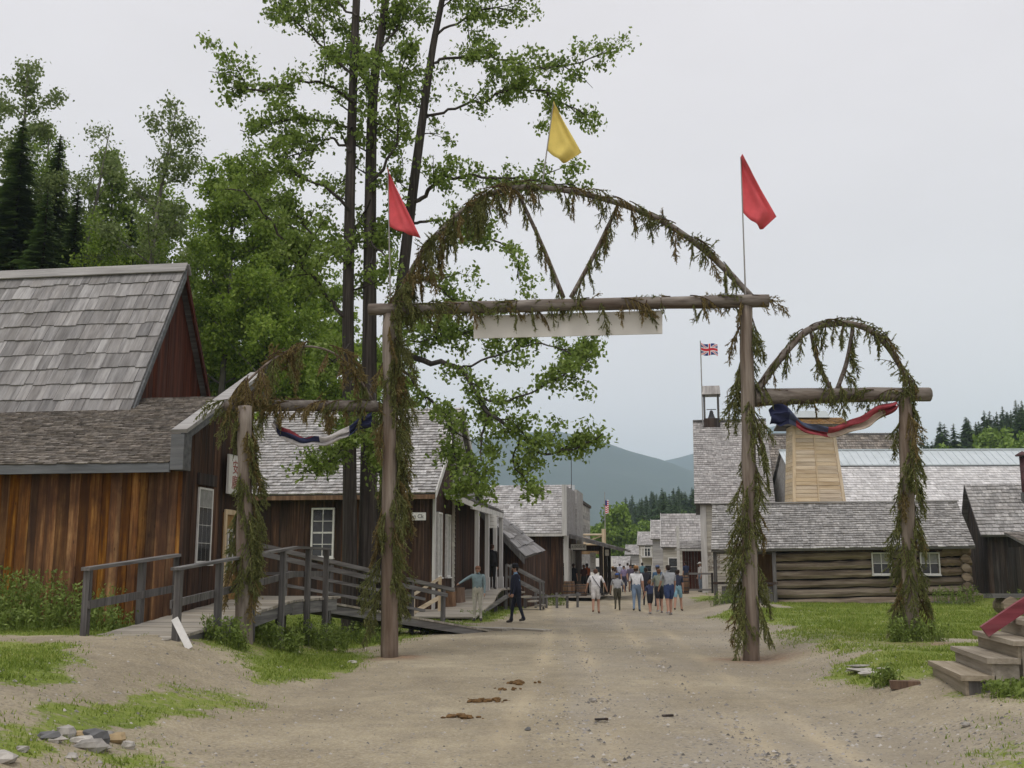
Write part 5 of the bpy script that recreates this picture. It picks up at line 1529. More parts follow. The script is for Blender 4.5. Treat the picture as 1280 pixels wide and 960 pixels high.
pennant('pennant', 'yellow pennant at the top of the main arch', (676, 238), (692, 128), [(692, 130), (727, 191), (708, 203), (684, 188)], M['yellow_cloth'], .1)
pennant('pennant', 'red pennant above the right main gate post', (932, 372), (926, 196), [(926, 197), (971, 271), (955, 286), (929, 266)], M['red_cloth'], .14)

# bunting swags
def swag(name, label, pts, widths, bands, depth=.1, rows=14):
    pts = smooth_path(pts, 8); n = len(pts)
    c = pts[0].copy()
    e = empty(name, c, label, 'bunting')
    V, Fq, mi = [], [], []
    for i, p in enumerate(pts):
        t = i / (n - 1)
        w_ = np.interp(t, [q[0] for q in widths], [q[1] for q in widths])
        for j in range(rows + 1):
            v = j / rows
            V.append(tuple(p - c + Vector((0, depth * (math.sin(v * 9 + t * 4) * .6 + .35 * math.sin(v * 17 - t * 11)) - .05 * v, -w_ * v + .03 * math.sin(v * 14 + t * 9) + .018 * math.sin(t * 31)))))
    for i in range(n - 1):
        for j in range(rows):
            a = i * (rows + 1) + j
            Fq.append((a, a + 1, a + rows + 2, a + rows + 1)); mi.append(bands((i + .5) / (n - 1), (j + .5) / rows))
    o = np_mesh('cloth', V, Fq, [M['navy_faded'], M['bunting_red'], M['bunting_cream'], M['bunting_white'], M['navy_cloth']], e, mi, True)
    s_ = o.modifiers.new('thickness', 'SOLIDIFY'); s_.thickness = .005
    return e
swag('bunting_swag', 'navy, red and cream bunting drooping under the right gate beam',
     [W(962, 512, 19.9), W(978, 506, 19.9), W(1000, 523, 19.95), W(1030, 533, 20.05), W(1062, 526, 20.15), (W(1092, 512, 20.25)), W(1120, 502, 20.3)],
     [(0, .3), (.13, .42), (.3, .2), (.55, .2), (.8, .3), (1, .12)],
     lambda t, v: (4 if t < .22 else 0) if t < .3 else ((0 if v < .5 else 1) if t < .52 else ((1 if v < .5 else 2) if t < .9 else 1)))
swag('bunting_swag', 'navy and white bunting drooping under the left gate beam',
     [W(341, 526, 19.3), W(352, 535, 19.35), W(375, 544, 19.55), W(400, 546, 19.75), W(425, 539, 19.95), W(448, 526, 20.2), W(465, 515, 20.4)],
     [(0, .12), (.25, .2), (.45, .14), (.6, .18), (.75, .2), (1, .25)],
     lambda t, v: (3 if (t < .1 or v > .68) else (1 if v < .2 else 4)) if t < .5 else (3 if t < .74 else 4))

# ------------------------------------------------------------------ trees
def leaf_cloud(P, size, up=.35, asp=1.5, n=rng):
    """one pointed leaf (two triangles as a quad) at each point"""
    P = np.asarray(P); N = len(P)
    nrm = n.normal(size=(N, 3)); nrm[:, 2] = nrm[:, 2] * .7 + up
    nrm /= np.linalg.norm(nrm, axis=1, keepdims=True)
    a = n.normal(size=(N, 3)); a[:, 2] -= .5
    a -= nrm * (a * nrm).sum(1, keepdims=True); a /= np.linalg.norm(a, axis=1, keepdims=True)
    b = np.cross(nrm, a)
    s = size * n.uniform(.6, 1.25, (N, 1))
    V = np.stack([P - a * s * .5, P + b * s * .5 / asp + a * s * -.08, P + a * s * .55, P - b * s * .5 / asp + a * s * -.08], 1).reshape(-1, 3)
    F = np.arange(N * 4).reshape(N, 4)
    return V, F

class Tree:
    def __init__(self, seed):
        self.notwig = False; self.sig = .1; self.r = random.Random(seed); self.mb = MB(); self.leaf = []; self.tw = MB()
    def limb(self, pts, r0, r1, n=6, twig=False):
        k = len(pts)
        if twig and self.notwig: return
        (self.tw if twig else self.mb).tube(pts, [lerp(r0, r1, i / (k - 1)) for i in range(k)], n, 0, False)
    def grow(self, p, d, L, r, wob=.25, droop=0, seg=None):
        seg = seg or max(3, int(L / .35)); pts = [Vector(p)]; d = Vector(d).normalized()
        for i in range(seg):
            d = (d + Vector((self.r.uniform(-wob, wob), self.r.uniform(-wob, wob), self.r.uniform(-wob, wob) - droop))).normalized()
            pts.append(pts[-1] + d * (L / seg))
        return pts
    def spray(self, path, t0, every, L, ndens, spread, up, rad=.012, sub=2):
        """side shoots with leaf clusters along a path"""
        tot = sum((path[i + 1] - path[i]).length for i in range(len(path) - 1))
        n = max(2, int(tot * (1 - t0) / every))
        for k in range(n):
            t = t0 + (1 - t0) * (k + self.r.random()) / n
            f = t * (len(path) - 1); i = min(int(f), len(path) - 2)
            p = path[i].lerp(path[i + 1], f - i)
            tan = (path[i + 1] - path[i]).normalized()
            d = tan * .5 + Vector((self.r.uniform(-1, 1), self.r.uniform(-1, 1), self.r.uniform(-.6, .9) + up)) * spread
            l = L * self.r.uniform(.45, 1.15)
            pts = self.grow(p, d, l, rad, .3, .02, 4)
            self.limb(pts, rad, rad * .35, 3, True)
            for j in range(sub):
                q = pts[self.r.randint(1, 4)]
                d2 = Vector((self.r.uniform(-1, 1), self.r.uniform(-1, 1), self.r.uniform(-.6, .6)))
                p2 = self.grow(q, d2, l * .5, rad * .5, .3, .05, 3)
                self.limb(p2, rad * .5, rad * .2, 3, True)
                self.cluster(p2[1:], ndens)
            self.cluster(pts[2:], ndens)
    def cluster(self, pts, n):
        for p in pts:
            k = int(n * self.r.uniform(.4, 1.6))
            if k: self.leaf.append((p.x, p.y, p.z - .03, k))
    def build(self, name, label, base, leafsize, leafmat, bark, cat='tree', group=None, crown='crown'):
        e = empty(name, base, label, cat, 0, group)
        b = Vector(base)
        self.mb.v = [tuple(Vector(v) - b) for v in self.mb.v]; self.tw.v = [tuple(Vector(v) - b) for v in self.tw.v]
        self.mb.build('trunk', bark, e, True)
        if self.tw.v: tag(self.tw.build('twigs', M['bark_twig'], e), kind='stuff')
        Lf = np.array(self.leaf)
        P = np.repeat(Lf[:, :3] - np.array(b)[None, :], Lf[:, 3].astype(int), axis=0)
        P = P + rng.normal(size=P.shape) * np.array([self.sig, self.sig, self.sig * .85])
        V, F = leaf_cloud(P, leafsize * (.86 if self.notwig else 1))
        o = np_mesh(crown, V, F, leafmat, e)
        return e

# three tall cottonwoods behind the left gate post
def cw(px, py, Y): return W(px, py, Y)
def cottonwood(seed, label, trunk, r0, r1, limbs, sprays, leafsize=.125, every=.24, L=.6, dens=8):
    T = Tree(seed); T.sig = .125
    tr = smooth_path([cw(*q) for q in trunk], 5)
    tr[0].z = h1(tr[0].x, tr[0].y) - .3
    T.limb(tr, r0, r1, 10)
    for (pl, ra, rb, lv) in limbs:
        path = smooth_path([cw(*q) for q in pl], 5)
        # natural waviness
        path = [path[0]] + [p + Vector((T.r.gauss(0, .035), T.r.gauss(0, .05), T.r.gauss(0, .035))) for p in path[1:]]
        T.limb(path, ra, rb, 6)
        # secondary limbs
        tot = sum((path[i + 1] - path[i]).length for i in range(len(path) - 1))
        T.spray(path, .25, every, L * lv, dens, 1.0, .15)
        for k in range(int(tot / .7)):
            t = T.r.uniform(.3, .95); i = int(t * (len(path) - 2))
            d = (path[i + 1] - path[i]).normalized() * .8 + Vector((T.r.uniform(-.8, .8), T.r.uniform(-1, 1), T.r.uniform(-.6, .7)))
            sp_ = T.grow(path[i], d, T.r.uniform(.7, 1.5) * lv, .02, .22, .0)
            T.limb(sp_, .02, .006, 4, True)
            T.spray(sp_, .2, every * .9, L * .75, dens, 1.0, .1)
    for (t0, n, Lb) in sprays:       # free branching straight off the trunk
        for k in range(n):
            t = lerp(t0, 1.0, (k + T.r.random()) / n); i = min(int(t * (len(tr) - 1)), len(tr) - 2)
            a = T.r.uniform(0, 6.283)
            d = Vector((math.cos(a), math.sin(a), T.r.uniform(.1, .9)))
            sp_ = T.grow(tr[i], d, Lb * T.r.uniform(.5, 1.15), .03, .2, .0)
            T.limb(sp_, .03, .008, 4, True)
            T.spray(sp_, .3, every, L, dens, 1.0, .15)
    base = tr[0].copy(); base.z += .3
    return T.build('cottonwood_tree', label, base, leafsize, M['leaf'], M['bark'], group='cottonwoods behind the gate')
Yt = 28.4
cottonwood(11, 'leftmost straight cottonwood trunk with long limbs reaching left', [(437, 730, Yt + .2), (437, 560, Yt + .2), (435, 400, Yt + .2), (438, 220, Yt + .2), (442, 90, Yt + .2), (448, -60, Yt + .2), (452, -160, Yt + .2)], .2, .08, [
    ([(436, 402, Yt + .2), (415, 378, Yt), (390, 345, Yt - .6), (357, 302, Yt - 1), (311, 246, Yt - 1.6), (284, 236, Yt - 1.8)], .06, .015, 1.0),
    ([(436, 262, Yt), (404, 232, Yt - .6), (346, 216, Yt - 1.2), (312, 214, Yt - 1.5)], .05, .012, 1.0),
    ([(438, 190, Yt), (415, 172, Yt + .4), (390, 185, Yt + .8), (352, 196, Yt + 1.2)], .045, .012, 1.0),
    ([(441, 128, Yt), (410, 106, Yt - .4), (375, 103, Yt - .9), (320, 112, Yt - 1.4), (285, 84, Yt - 1.7)], .05, .012, 1.0),
    ([(442, 95, Yt), (405, 60, Yt), (372, 30, Yt), (345, 10, Yt)], .045, .012, 1.0),
    ([(440, 160, Yt), (400, 150, Yt + .7), (350, 150, Yt + 1.2), (300, 165, Yt + 1.5)], .04, .012, 1.0),
    ([(446, 20, Yt), (410, -5, Yt), (370, -30, Yt)], .04, .012, 1.0),
    ([(437, 330, Yt), (400, 300, Yt + 1), (360, 262, Yt + 1.6), (330, 250, Yt + 2)], .04, .012, 1.0),
    ([(437, 430, Yt), (420, 452, Yt - .8), (392, 470, Yt - 1.2)], .03, .01, .7),
    ([(436, 470, Yt), (450, 500, Yt - 1.0), (440, 545, Yt - 1.6), (415, 575, Yt - 1.8)], .025, .01, .7)],
    [(.36, 18, 1.1)], every=.33, dens=8.5)
cottonwood(12, 'middle cottonwood trunk standing close beside the leftmost one', [(459, 730, Yt + .5), (461, 560, Yt + .5), (462, 400, Yt + .5), (463, 250, Yt + .5), (467, 110, Yt + .5), (482, 0, Yt + .5), (492, -140, Yt + .5)], .25, .08, [
    ([(464, 230, Yt), (490, 190, Yt - .4), (498, 130, Yt - .8), (500, 60, Yt - 1)], .05, .012, .9),
    ([(466, 130, Yt), (450, 80, Yt + .8), (430, 30, Yt + 1.4)], .04, .012, .9),
    ([(475, 60, Yt), (500, 20, Yt + .6), (510, -20, Yt + .8)], .04, .012, .9),
    ([(463, 330, Yt), (480, 300, Yt + 1), (500, 275, Yt + 1.4)], .03, .01, .7),
    ([(463, 300, Yt), (490, 330, Yt - .5), (505, 372, Yt - .8), (500, 415, Yt - 1)], .03, .01, .8),
    ([(463, 250, Yt), (445, 285, Yt + .8), (420, 320, Yt + 1.2)], .03, .01, .8),
    ([(466, 150, Yt), (488, 165, Yt + .5), (505, 205, Yt + .9)], .03, .01, .8),
    ([(461, 480, Yt), (478, 520, Yt - .6), (470, 560, Yt - 1.2), (482, 610, Yt - 1.6)], .03, .01, .8),
    ([(461, 520, Yt), (430, 560, Yt - 1.0), (400, 585, Yt - 1.6)], .025, .01, .7)],
    [(.36, 20, 1.1)], every=.33, dens=8.5)
cottonwood(13, 'leaning cottonwood with long limbs over the arch and down to the right', [(478, 730, Yt + .9), (484, 600, Yt + .9), (492, 450, Yt + .9), (504, 340, Yt + .9), (516, 240, Yt + .9), (528, 150, Yt + .9), (541, 60, Yt + .9), (556, -20, Yt + .9), (566, -110, Yt + .9)], .22, .06, [
    ([(541, 84, Yt + .9), (556, 73, Yt + .8), (612, 72, Yt + .4), (662, 84, Yt), (715, 80, Yt - .3), (772, 62, Yt - .6)], .05, .012, 1.0),
    ([(528, 148, Yt + .9), (560, 137, Yt + .8), (612, 122, Yt + .5), (650, 109, Yt + .2), (700, 125, Yt - .1), (740, 146, Yt - .3)], .05, .012, .9),
    ([(516, 255, Yt + .9), (535, 240, Yt + .8), (556, 223, Yt + .5), (616, 222, Yt + .2), (670, 226, Yt), (735, 236, Yt - .4)], .07, .012, .8),
    ([(513, 282, Yt + .9), (540, 276, Yt + .7), (592, 291, Yt + .3), (640, 315, Yt), (652, 345, Yt - .2)], .045, .012, .9),
    ([(504, 345, Yt + .9), (535, 352, Yt + .5), (575, 376, Yt + .2), (620, 395, Yt)], .035, .012, .8),
    ([(545, 45, Yt + .9), (580, 22, Yt + .6), (620, 10, Yt + .3), (660, 25, Yt)], .045, .012, .9),
    ([(552, 0, Yt + .9), (590, -20, Yt + .6), (640, -15, Yt + .3)], .04, .012, .9),
    ([(530, 140, Yt + .9), (505, 115, Yt + 1.2), (490, 90, Yt + 1.4)], .03, .01, .7),
    ([(495, 438, Yt + .9), (540, 452, Yt + .3), (578, 464, Yt - .2), (602, 504, Yt - .6), (658, 552, Yt - 1), (690, 568, Yt - 1.2), (755, 545, Yt - 1.5)], .09, .014, .9),
    ([(598, 498, Yt - .6), (640, 500, Yt - .9), (690, 475, Yt - 1.2), (735, 455, Yt - 1.5)], .035, .01, .85),
    ([(575, 463, Yt - .2), (620, 445, Yt - .4), (665, 430, Yt - .6), (710, 440, Yt - .8), (735, 452, Yt - 1)], .035, .01, .8),
    ([(610, 515, Yt - .6), (600, 560, Yt - .9), (605, 590, Yt - 1.2), (590, 615, Yt - 1.3)], .03, .01, .8),
    ([(650, 548, Yt - 1), (640, 575, Yt - 1.2), (655, 600, Yt - 1.3), (670, 612, Yt - 1.4)], .025, .01, .6),
    ([(492, 450, Yt + .9), (530, 490, Yt + .2), (560, 530, Yt - .4), (570, 575, Yt - .8), (572, 612, Yt - 1)], .05, .012, .8),
    ([(494, 430, Yt + .9), (535, 425, Yt + .4), (580, 420, Yt), (625, 425, Yt - .4)], .035, .01, .8),
    ([(500, 380, Yt + .9), (540, 405, Yt + .4), (570, 440, Yt)], .03, .01, .8)],
    [(.4, 8, .9)], every=.34, dens=8.5)

# broad-crowned trees, spruces and saplings behind the left-hand buildings
def leafy(seed, label, px, ptop, Y, width, leafsize, leafmat, bark='bark_pale', dens=7, every=.32, crown_from=.3, lean=0, n=26, group='trees behind the left buildings', name='aspen_tree', L=.75, narrow=1.0):
    T = Tree(seed); T.notwig = True; T.sig = .2; top = W(px, ptop, Y)
    gx_, gy_ = top.x - lean, Y; z0 = h1(gx_, gy_)
    Hh = top.z - z0
    tr = smooth_path([Vector((gx_, gy_, z0 - .3)), Vector((gx_ + lean * .15 + T.r.uniform(-.2, .2), gy_, z0 + Hh * .35)), Vector((gx_ + lean * .5 + T.r.uniform(-.2, .2), gy_, z0 + Hh * .7)), Vector((top.x, gy_, top.z - .3))], 6)
    T.limb(tr, .09 + Hh * .008, .015, 8)
    for k in range(n):
        t = lerp(crown_from, .98, (k + T.r.random()) / n); i = min(int(t * (len(tr) - 1)), len(tr) - 2)
        u = (t - crown_from) / (1 - crown_from)
        l = width * (math.sin(math.pi * min(1, .22 + .78 * u ** .8)) ** .7 * .85 + .15) * T.r.uniform(.65, 1.15)
        a = T.r.uniform(0, 6.283)
        b_ = T.grow(tr[i], Vector((math.cos(a), math.sin(a), .25 + .9 * u * narrow)), l, .03, .16, -.02)
        T.limb(b_, .012 + .012 * l, .006, 4)
        T.spray(b_, .15, every * .8, L, dens * 2.9, 1.0, .2)
    return T.build(name, label, (gx_, gy_, z0), leafsize, M[leafmat], M[bark], group=group)
leafy(21, 'tall loose aspen at the far left edge', 36, 66, 44, 2.6, .19, 'leaf_pale', dens=4.5, n=26, crown_from=.3, every=.45)
leafy(22, 'slender airy aspen rising over the shake roof', 222, 122, 42, 2.4, .18, 'leaf_pale', dens=4.5, n=24, lean=1.0, crown_from=.35, every=.45)
leafy(23, 'thin sparse sapling leaning beside the dense conical tree', 138, 152, 46, 1.6, .16, 'leaf_pale', dens=2.6, n=14, lean=1.6, crown_from=.5, every=.6)
leafy(24, 'dense dark conical tree behind the shake roof', 142, 195, 48, 2.1, .22, 'leaf', dens=9, n=34, crown_from=.15, every=.4)
leafy(25, 'bushy bright green tree right of the red gable', 290, 196, 45, 3.6, .2, 'leaf_bright', dens=7, n=44, crown_from=.12, every=.42, L=.9)
leafy(26, 'bright green tree crown just left of the cottonwoods', 372, 285, 47, 3.6, .2, 'leaf_bright', dens=7, n=40, crown_from=.1, every=.42, L=.9)
leafy(27, 'low rounded green tree above the second roof', 335, 330, 44, 3.0, .2, 'leaf_bright', dens=7, n=36, crown_from=.08, every=.42, L=.9)
leafy(28, 'green bush crown filling the gap behind the red gable', 250, 300, 50, 3.2, .22, 'leaf_bright', dens=7, n=32, crown_from=.1, every=.45)
leafy(29, 'leafy tree behind the leftmost spruce', -15, 95, 50, 2.8, .22, 'leaf_pale', dens=5, n=24, crown_from=.3, every=.5)
leafy(30, 'leafy green tree between the spruces and the aspen', 185, 270, 52, 3.0, .22, 'leaf_bright', dens=7, n=30, crown_from=.1, every=.45)
leafy(31, 'bushy tree behind the cottonwood trunks', 425, 400, 50, 3.2, .22, 'leaf_bright', dens=6, n=28, crown_from=.1, every=.45)
leafy(32, 'green crown low behind the shake roof ridge', 110, 290, 55, 3.4, .2, 'leaf', dens=7, n=30, crown_from=.1, every=.45)
leafy(33, 'leafy crown close to the red gable peak', 262, 262, 54, 3.0, .2, 'leaf_bright', dens=7, n=30, crown_from=.1, every=.45)
leafy(34, 'tall green crown behind the left cottonwood limbs', 335, 235, 56, 3.4, .2, 'leaf_bright', dens=7, n=34, crown_from=.1, every=.45)
leafy(35, 'green crown between the two left cottonwood trunks', 395, 345, 56, 3.2, .2, 'leaf_bright', dens=7, n=32, crown_from=.1, every=.45)
leafy(37, 'airy aspen between the slim spruce and the sapling', 118, 215, 50, 2.6, .17, 'leaf_pale', dens=6, n=28, crown_from=.15, every=.42)
leafy(38, 'bright leafy tree low behind the middle of the shake roof', 150, 285, 44, 2.8, .17, 'leaf_bright', dens=7, n=30, crown_from=.1, every=.42)
leafy(39, 'bright leafy crown beside the ridge end of the shake roof', 205, 235, 46, 3.0, .17, 'leaf_bright', dens=7, n=34, crown_from=.1, every=.42)
leafy(40, 'green tree behind the tallest spruce', 62, 150, 54, 3.0, .18, 'leaf', dens=7, n=34, crown_from=.12, every=.42)
leafy(36, 'low leafy crown above the far end of the second roof', 480, 430, 52, 2.6, .2, 'leaf_bright', dens=7, n=28, crown_from=.1, every=.45)

def spruce_mesh(seed, Hh, r, tiers, per, mat, bark, name='spruce_tree', twn=9, fs=.55):
    """trunk and needle sprays of one conifer, base at the origin"""
    q = random.Random(seed); V, F = [], []
    for i in range(tiers):
        t = (i + .3) / tiers; z = Hh * (.06 + .94 * t)
        l = r * (1 - t) ** .85 * q.uniform(.8, 1.15) + .12
        for k in range(per):
            a = q.uniform(0, 6.283); ll = l * q.uniform(.65, 1.15)
            dx, dy = math.cos(a), math.sin(a)
            zb = z + q.uniform(-.5, .5) * Hh / tiers
            for s in range(twn):
                u = (s + q.random()) / twn
                bx, by, bz = dx * ll * u, dy * ll * u, zb - ll * (.42 * u - .16 * u * u) + ll * .05
                sw = (fs * (1 - u * .55)) * min(1, ll) * q.uniform(.5, 1)
                sg = q.choice((-1, 1))
                tx, ty = dx * .8 - dy * sg * .7, dy * .8 + dx * sg * .7
                wx, wy = -ty * .2 * sw, tx * .2 * sw
                o = len(V)
                V += [(bx + wx, by + wy, bz), (bx - wx, by - wy, bz - .04), (bx + tx * sw * .5 - wx * .8, by + ty * sw * .5 - wy * .8, bz - .2 * sw), (bx + tx * sw * .95, by + ty * sw * .95, bz - .34 * sw)]
                F.append((o, o + 1, o + 2)); F.append((o, o + 2, o + 3))
    return V, F
def spruce(seed, label, px, ptop, Y, r, tiers=44, per=11, group='trees behind the left buildings'):
    top = W(px, ptop, Y); z0 = h1(top.x, Y); Hh = top.z - z0
    e = empty('spruce_tree', (top.x, Y, z0), label, 'tree', 0, group)
    m = MB(); m.tube([(0, 0, -.3), (0, 0, Hh * .5), (0, 0, Hh)], [.22, .13, .02], 8); m.build('trunk', M['bark'], e)
    V, F = spruce_mesh(seed, Hh, r * 1.1, int(tiers * 1.5), per + 5, None, None, twn=13, fs=.8)
    np_mesh('crown', V, F, M['spruce'], e)
spruce(41, 'tallest dark spruce near the left edge', 30, 148, 42, 3.0, 50, 13)
spruce(42, 'slim dark spruce right of the tallest one', 76, 168, 46, 2.3, 48, 12)
spruce(43, 'spruce with brownish foliage beside the slim one', 98, 235, 44, 2.0, 40, 12)
spruce(44, 'dark spruce at the very left edge of the photo', -12, 190, 44, 2.8, 46, 12)
spruce(45, 'short spruce behind the shake roof ridge', 60, 240, 40, 2.4, 40, 13)
spruce(46, 'short dark spruce between the conical tree and the aspen', 165, 262, 47, 2.2, 40, 12)

# hill conifers and deciduous trees: a few shapes, copied as individuals
protos = []
for k in range(4):
    V, F = spruce_mesh(100 + k, 14, 2.7 + .4 * (k % 2), 34, 11, None, None, twn=6, fs=1.7)
    me = bpy.data.meshes.new('conifer_crown'); me.from_pydata(V, [], F); me.materials.append(M['hill_conifer']); protos.append(me)
mb = MB(); mb.tube([(0, 0, -.5), (0, 0, 14)], [.22, .03], 6); trunk_me = bpy.data.meshes.new('trunk'); trunk_me.from_pydata(mb.v, [], mb.f); trunk_me.materials.append(M['bark'])
dec = []
for k in range(3):
    n = 5200
    P = rng.normal(size=(n, 3)); P /= np.linalg.norm(P, axis=1, keepdims=True)
    P *= (rng.uniform(.35, 1, (n, 1)) ** .5) * (1 + .22 * np.sin(P[:, :1] * 6 + k) * np.cos(P[:, 1:2] * 5 + k) + .15 * np.sin(P[:, 2:] * 9))
    P = P * np.array([2.6, 2.6, 4.0]) + np.array([0, 0, 5.6])
    V, F = leaf_cloud(P, .46, .4, 1.3)
    me = bpy.data.meshes.new('leafy_crown'); me.from_pydata(V.tolist(), [], F.tolist()); dec.append(me)
    me.materials.append(M['hill_leaf'] if k < 2 else M['hill_leaf_y'])
def hill_tree(x, y, kind, sc, label, group):
    e = empty('conifer_tree' if kind < 4 else 'broadleaf_tree', (x, y, h1(x, y) - .2), label, 'tree', random.uniform(0, 360), group)
    e.scale = (sc * random.uniform(.85, 1.1), sc * random.uniform(.85, 1.1), sc)
    t_ = link('trunk', trunk_me, e); t_.scale = (1, 1, 1 if kind < 4 else .5)
    link('crown', protos[kind] if kind < 4 else dec[kind - 4], e)
# right-hand hillside
for k in range(95):
    px = random.uniform(1120, 1330); Y = random.uniform(150, 235)
    x = (px - 640) / FPX * Y
    hill_tree(x, Y, random.randint(0, 3), random.uniform(.75, 1.1), 'dark conifer on the wooded hillside at right', 'conifers on the right hillside')
for (px, Y, kd, sc) in ((1178, 140, 4, 1.0), (1202, 142, 5, .8), (1222, 138, 4, .9), (1234, 136, 6, .8), (1257, 134, 6, .8), (1190, 150, 4, .9), (1245, 150, 5, 1.0), (1272, 136, 5, .9), (1290, 140, 4, .9)):
    hill_tree((px - 640) / FPX * Y, Y, kd, sc * 1.35, 'light green broadleaf tree below the conifers at right', 'broadleaf trees on the right hillside')
# wooded hill at the end of the street
far_V, far_F, far_n = [], [], 0
for k in range(280):
    px = random.uniform(715, 900); Y = random.uniform(185, 390)
    x = (px - 640) / FPX * Y
    sc = random.uniform(.65, 1.05) * (1 - .35 * (px < 760))
    if Y < 325:
        hill_tree(x, Y, random.randint(0, 3), sc, 'dark conifer on the wooded hill beyond the street', 'conifers on the street-end hill')
    else:                           # the rear ranks read as one mass
        me = random.choice(protos); a = random.uniform(0, 6.28)
        co_ = np.empty(len(me.vertices) * 3, np.float32); me.vertices.foreach_get('co', co_); co_ = co_.reshape(-1, 3) * sc
        ix = np.empty(len(me.polygons) * 3, np.int32); me.polygons.foreach_get('vertices', ix)
        far_V.append(np.stack([co_[:, 0] * math.cos(a) - co_[:, 1] * math.sin(a) + x, co_[:, 0] * math.sin(a) + co_[:, 1] * math.cos(a) + Y, co_[:, 2] + h1(x, Y) - .2], -1)); far_F.append(ix.reshape(-1, 3) + far_n); far_n += len(co_)
tag(np_mesh('distant_conifers', np.concatenate(far_V), np.concatenate(far_F), M['hill_conifer']), 'rear ranks of dark conifers on the hill beyond the street', 'forest', kind='stuff')
for k in range(44):
    px = random.uniform(725, 880); Y = random.uniform(165, 300)
    x = (px - 640) / FPX * Y
    hill_tree(x, Y, random.choice((4, 5)), random.uniform(.7, 1.0), 'mid green broadleaf tree on the hill beyond the street', 'broadleaf trees on the street-end hill')
for (px, Y, sc, lb) in ((771, 150, 1.05, 'big round green tree at the end of the street'), (748, 160, .8, 'smaller round green tree left of the big one')):
    hill_tree((px - 640) / FPX * Y, Y, 4, sc, lb, 'round trees at the street end')

# ------------------------------------------------------------------ grass and weeds
def blades(n, box, size, mat, name, label, thr=.4, lean=.5, wid=.16):
    xs = rng.uniform(box[0], box[1], n); ys = box[2] + (box[3] - box[2]) * rng.random(n) ** 1.5
    m_ = grass_mask(xs, ys)
    keep = rng.random(n) < m_ ** 2
    patch = .5 + .5 * wav(xs, ys, 2.1, 5) + .35 * wav(xs, ys, 5.3, 6)
    keep &= rng.random(n) < np.clip(patch + .35, .1, 1)
    xs, ys = xs[keep], ys[keep]; N = len(xs); zs = hgt(xs, ys)
    hh = size * rng.uniform(.35, 1.1, N) * (.6 + .6 * np.clip(patch[keep], 0, 1)); a = rng.uniform(0, 6.283, N); w_ = hh * wid * rng.uniform(.6, 1.2, N) + .004
    lx, ly = rng.normal(0, lean, N) * hh, rng.normal(0, lean, N) * hh
    b0 = np.stack([xs + np.cos(a) * w_, ys + np.sin(a) * w_, zs - .01], -1); b1_ = np.stack([xs - np.cos(a) * w_, ys - np.sin(a) * w_, zs - .01], -1)
    tp = np.stack([xs + lx, ys + ly, zs + hh], -1)
    V = np.stack([b0, b1_, tp], 1).reshape(-1, 3); F = np.arange(N * 3).reshape(N, 3)
    return tag(np_mesh(name, V, F, mat), label, 'grass', kind='stuff')
blades(520000, (-11, 9, 7.0, 26), .045, M['grass'], 'grass', 'short patchy grass beside the dirt road')
blades(330000, (-8, 19, 18, 48), .075, M['grass'], 'grass', 'short green grass around the log cabin and porch')

def weed_clump(loc, n, h_, spread, label, name='weed_clump', mat='weed', leaf=.05, seed=0):
    q = np.random.default_rng(seed + 5)
    e = empty(name, loc, label, 'plant', 0, 'weeds and bushes')
    ms = MB(); P = []
    for k in range(n):
        a = q.uniform(0, 6.283); r_ = spread * q.random() ** .5
        x, y_ = r_ * math.cos(a), r_ * math.sin(a) * .7
        hh = h_ * q.uniform(.5, 1.1); lx, ly = q.normal(0, .16) * hh, q.normal(0, .16) * hh
        zg = h1(loc[0] + x, loc[1] + y_) - loc[2]
        pts = [(x, y_, zg - .02), (x + lx * .4, y_ + ly * .4, zg + hh * .55), (x + lx, y_ + ly, zg + hh)]
        ms.tube(pts, [.006, .005, .002], 3, 0, False)
        for j in range(int(7 + hh * 16)):
            t = q.random() ** .7
            P.append((x + lx * t + q.normal(0, .035), y_ + ly * t + q.normal(0, .035), zg + hh * t + q.normal(0, .02)))
    ms.build('stems', M['weed'], e)
    V, F = leaf_cloud(np.array(P), leaf * 1.5, .5, 2.2, q)
    np_mesh('leaves', V, F, M[mat], e)
wc = [(-7.4, 18.6, 90, .75, .8, 'tall weeds against the rust-brown wall near the ramp'), (-8.7, 18.8, 150, .95, .9, 'tallest weeds against the rust-brown wall at far left'), (-10.0, 18.6, 120, .85, .9, 'tall weeds at the left edge of the photo'), (-6.75, 18.2, 50, .4, .5, 'low weeds by the far rail of the ramp'), (-8.2, 17.9, 90, .45, .8, 'low weeds in front of the tall ones at left'),
      (-4.55, 17.7, 60, .42, .35, 'leafy bush beside the ramp stringer'), (-4.1, 19.6, 60, .45, .4, 'leafy weeds under the ramp behind the left gate post'), (-3.75, 22.0, 80, .55, .5, 'bush under the platform edge'), (-3.3, 24.4, 60, .35, .6, 'low weeds at the platform corner'),
      (7.15, 20.1, 50, .45, .28, 'tuft of tall grass at the foot of the right gate post'), (7.6, 20.2, 40, .35, .35, 'second tuft right of the right gate post foot'), (5.5, 11.85, 90, .16, .5, 'creeping leaves along the foot of the steps'), (6.1, 11.9, 90, .2, .5, 'creeping leaves at the right end of the steps'), (4.75, 14.2, 30, .25, .15, 'thin grass tuft at the back of the lowest step'),
      (16.2, 40.2, 70, .7, .8, 'weeds between the log cabin and the plank shed'), (17.6, 37.8, 50, .5, .6, 'weeds before the small hut'), (8.2, 42.2, 60, .5, .6, 'weeds at the porch corner of the log cabin'), (-1.9, 28.9, 50, .3, .5, 'weeds beside the end of the side ramp'), (-3.4, 27.6, 60, .45, .6, 'weeds under the side ramp rail'), (-1.2, 36.2, 40, .3, .5, 'weeds beside the porch deck'), (1.9, 49.3, 50, .5, .6, 'weeds along the lean-to foot')]
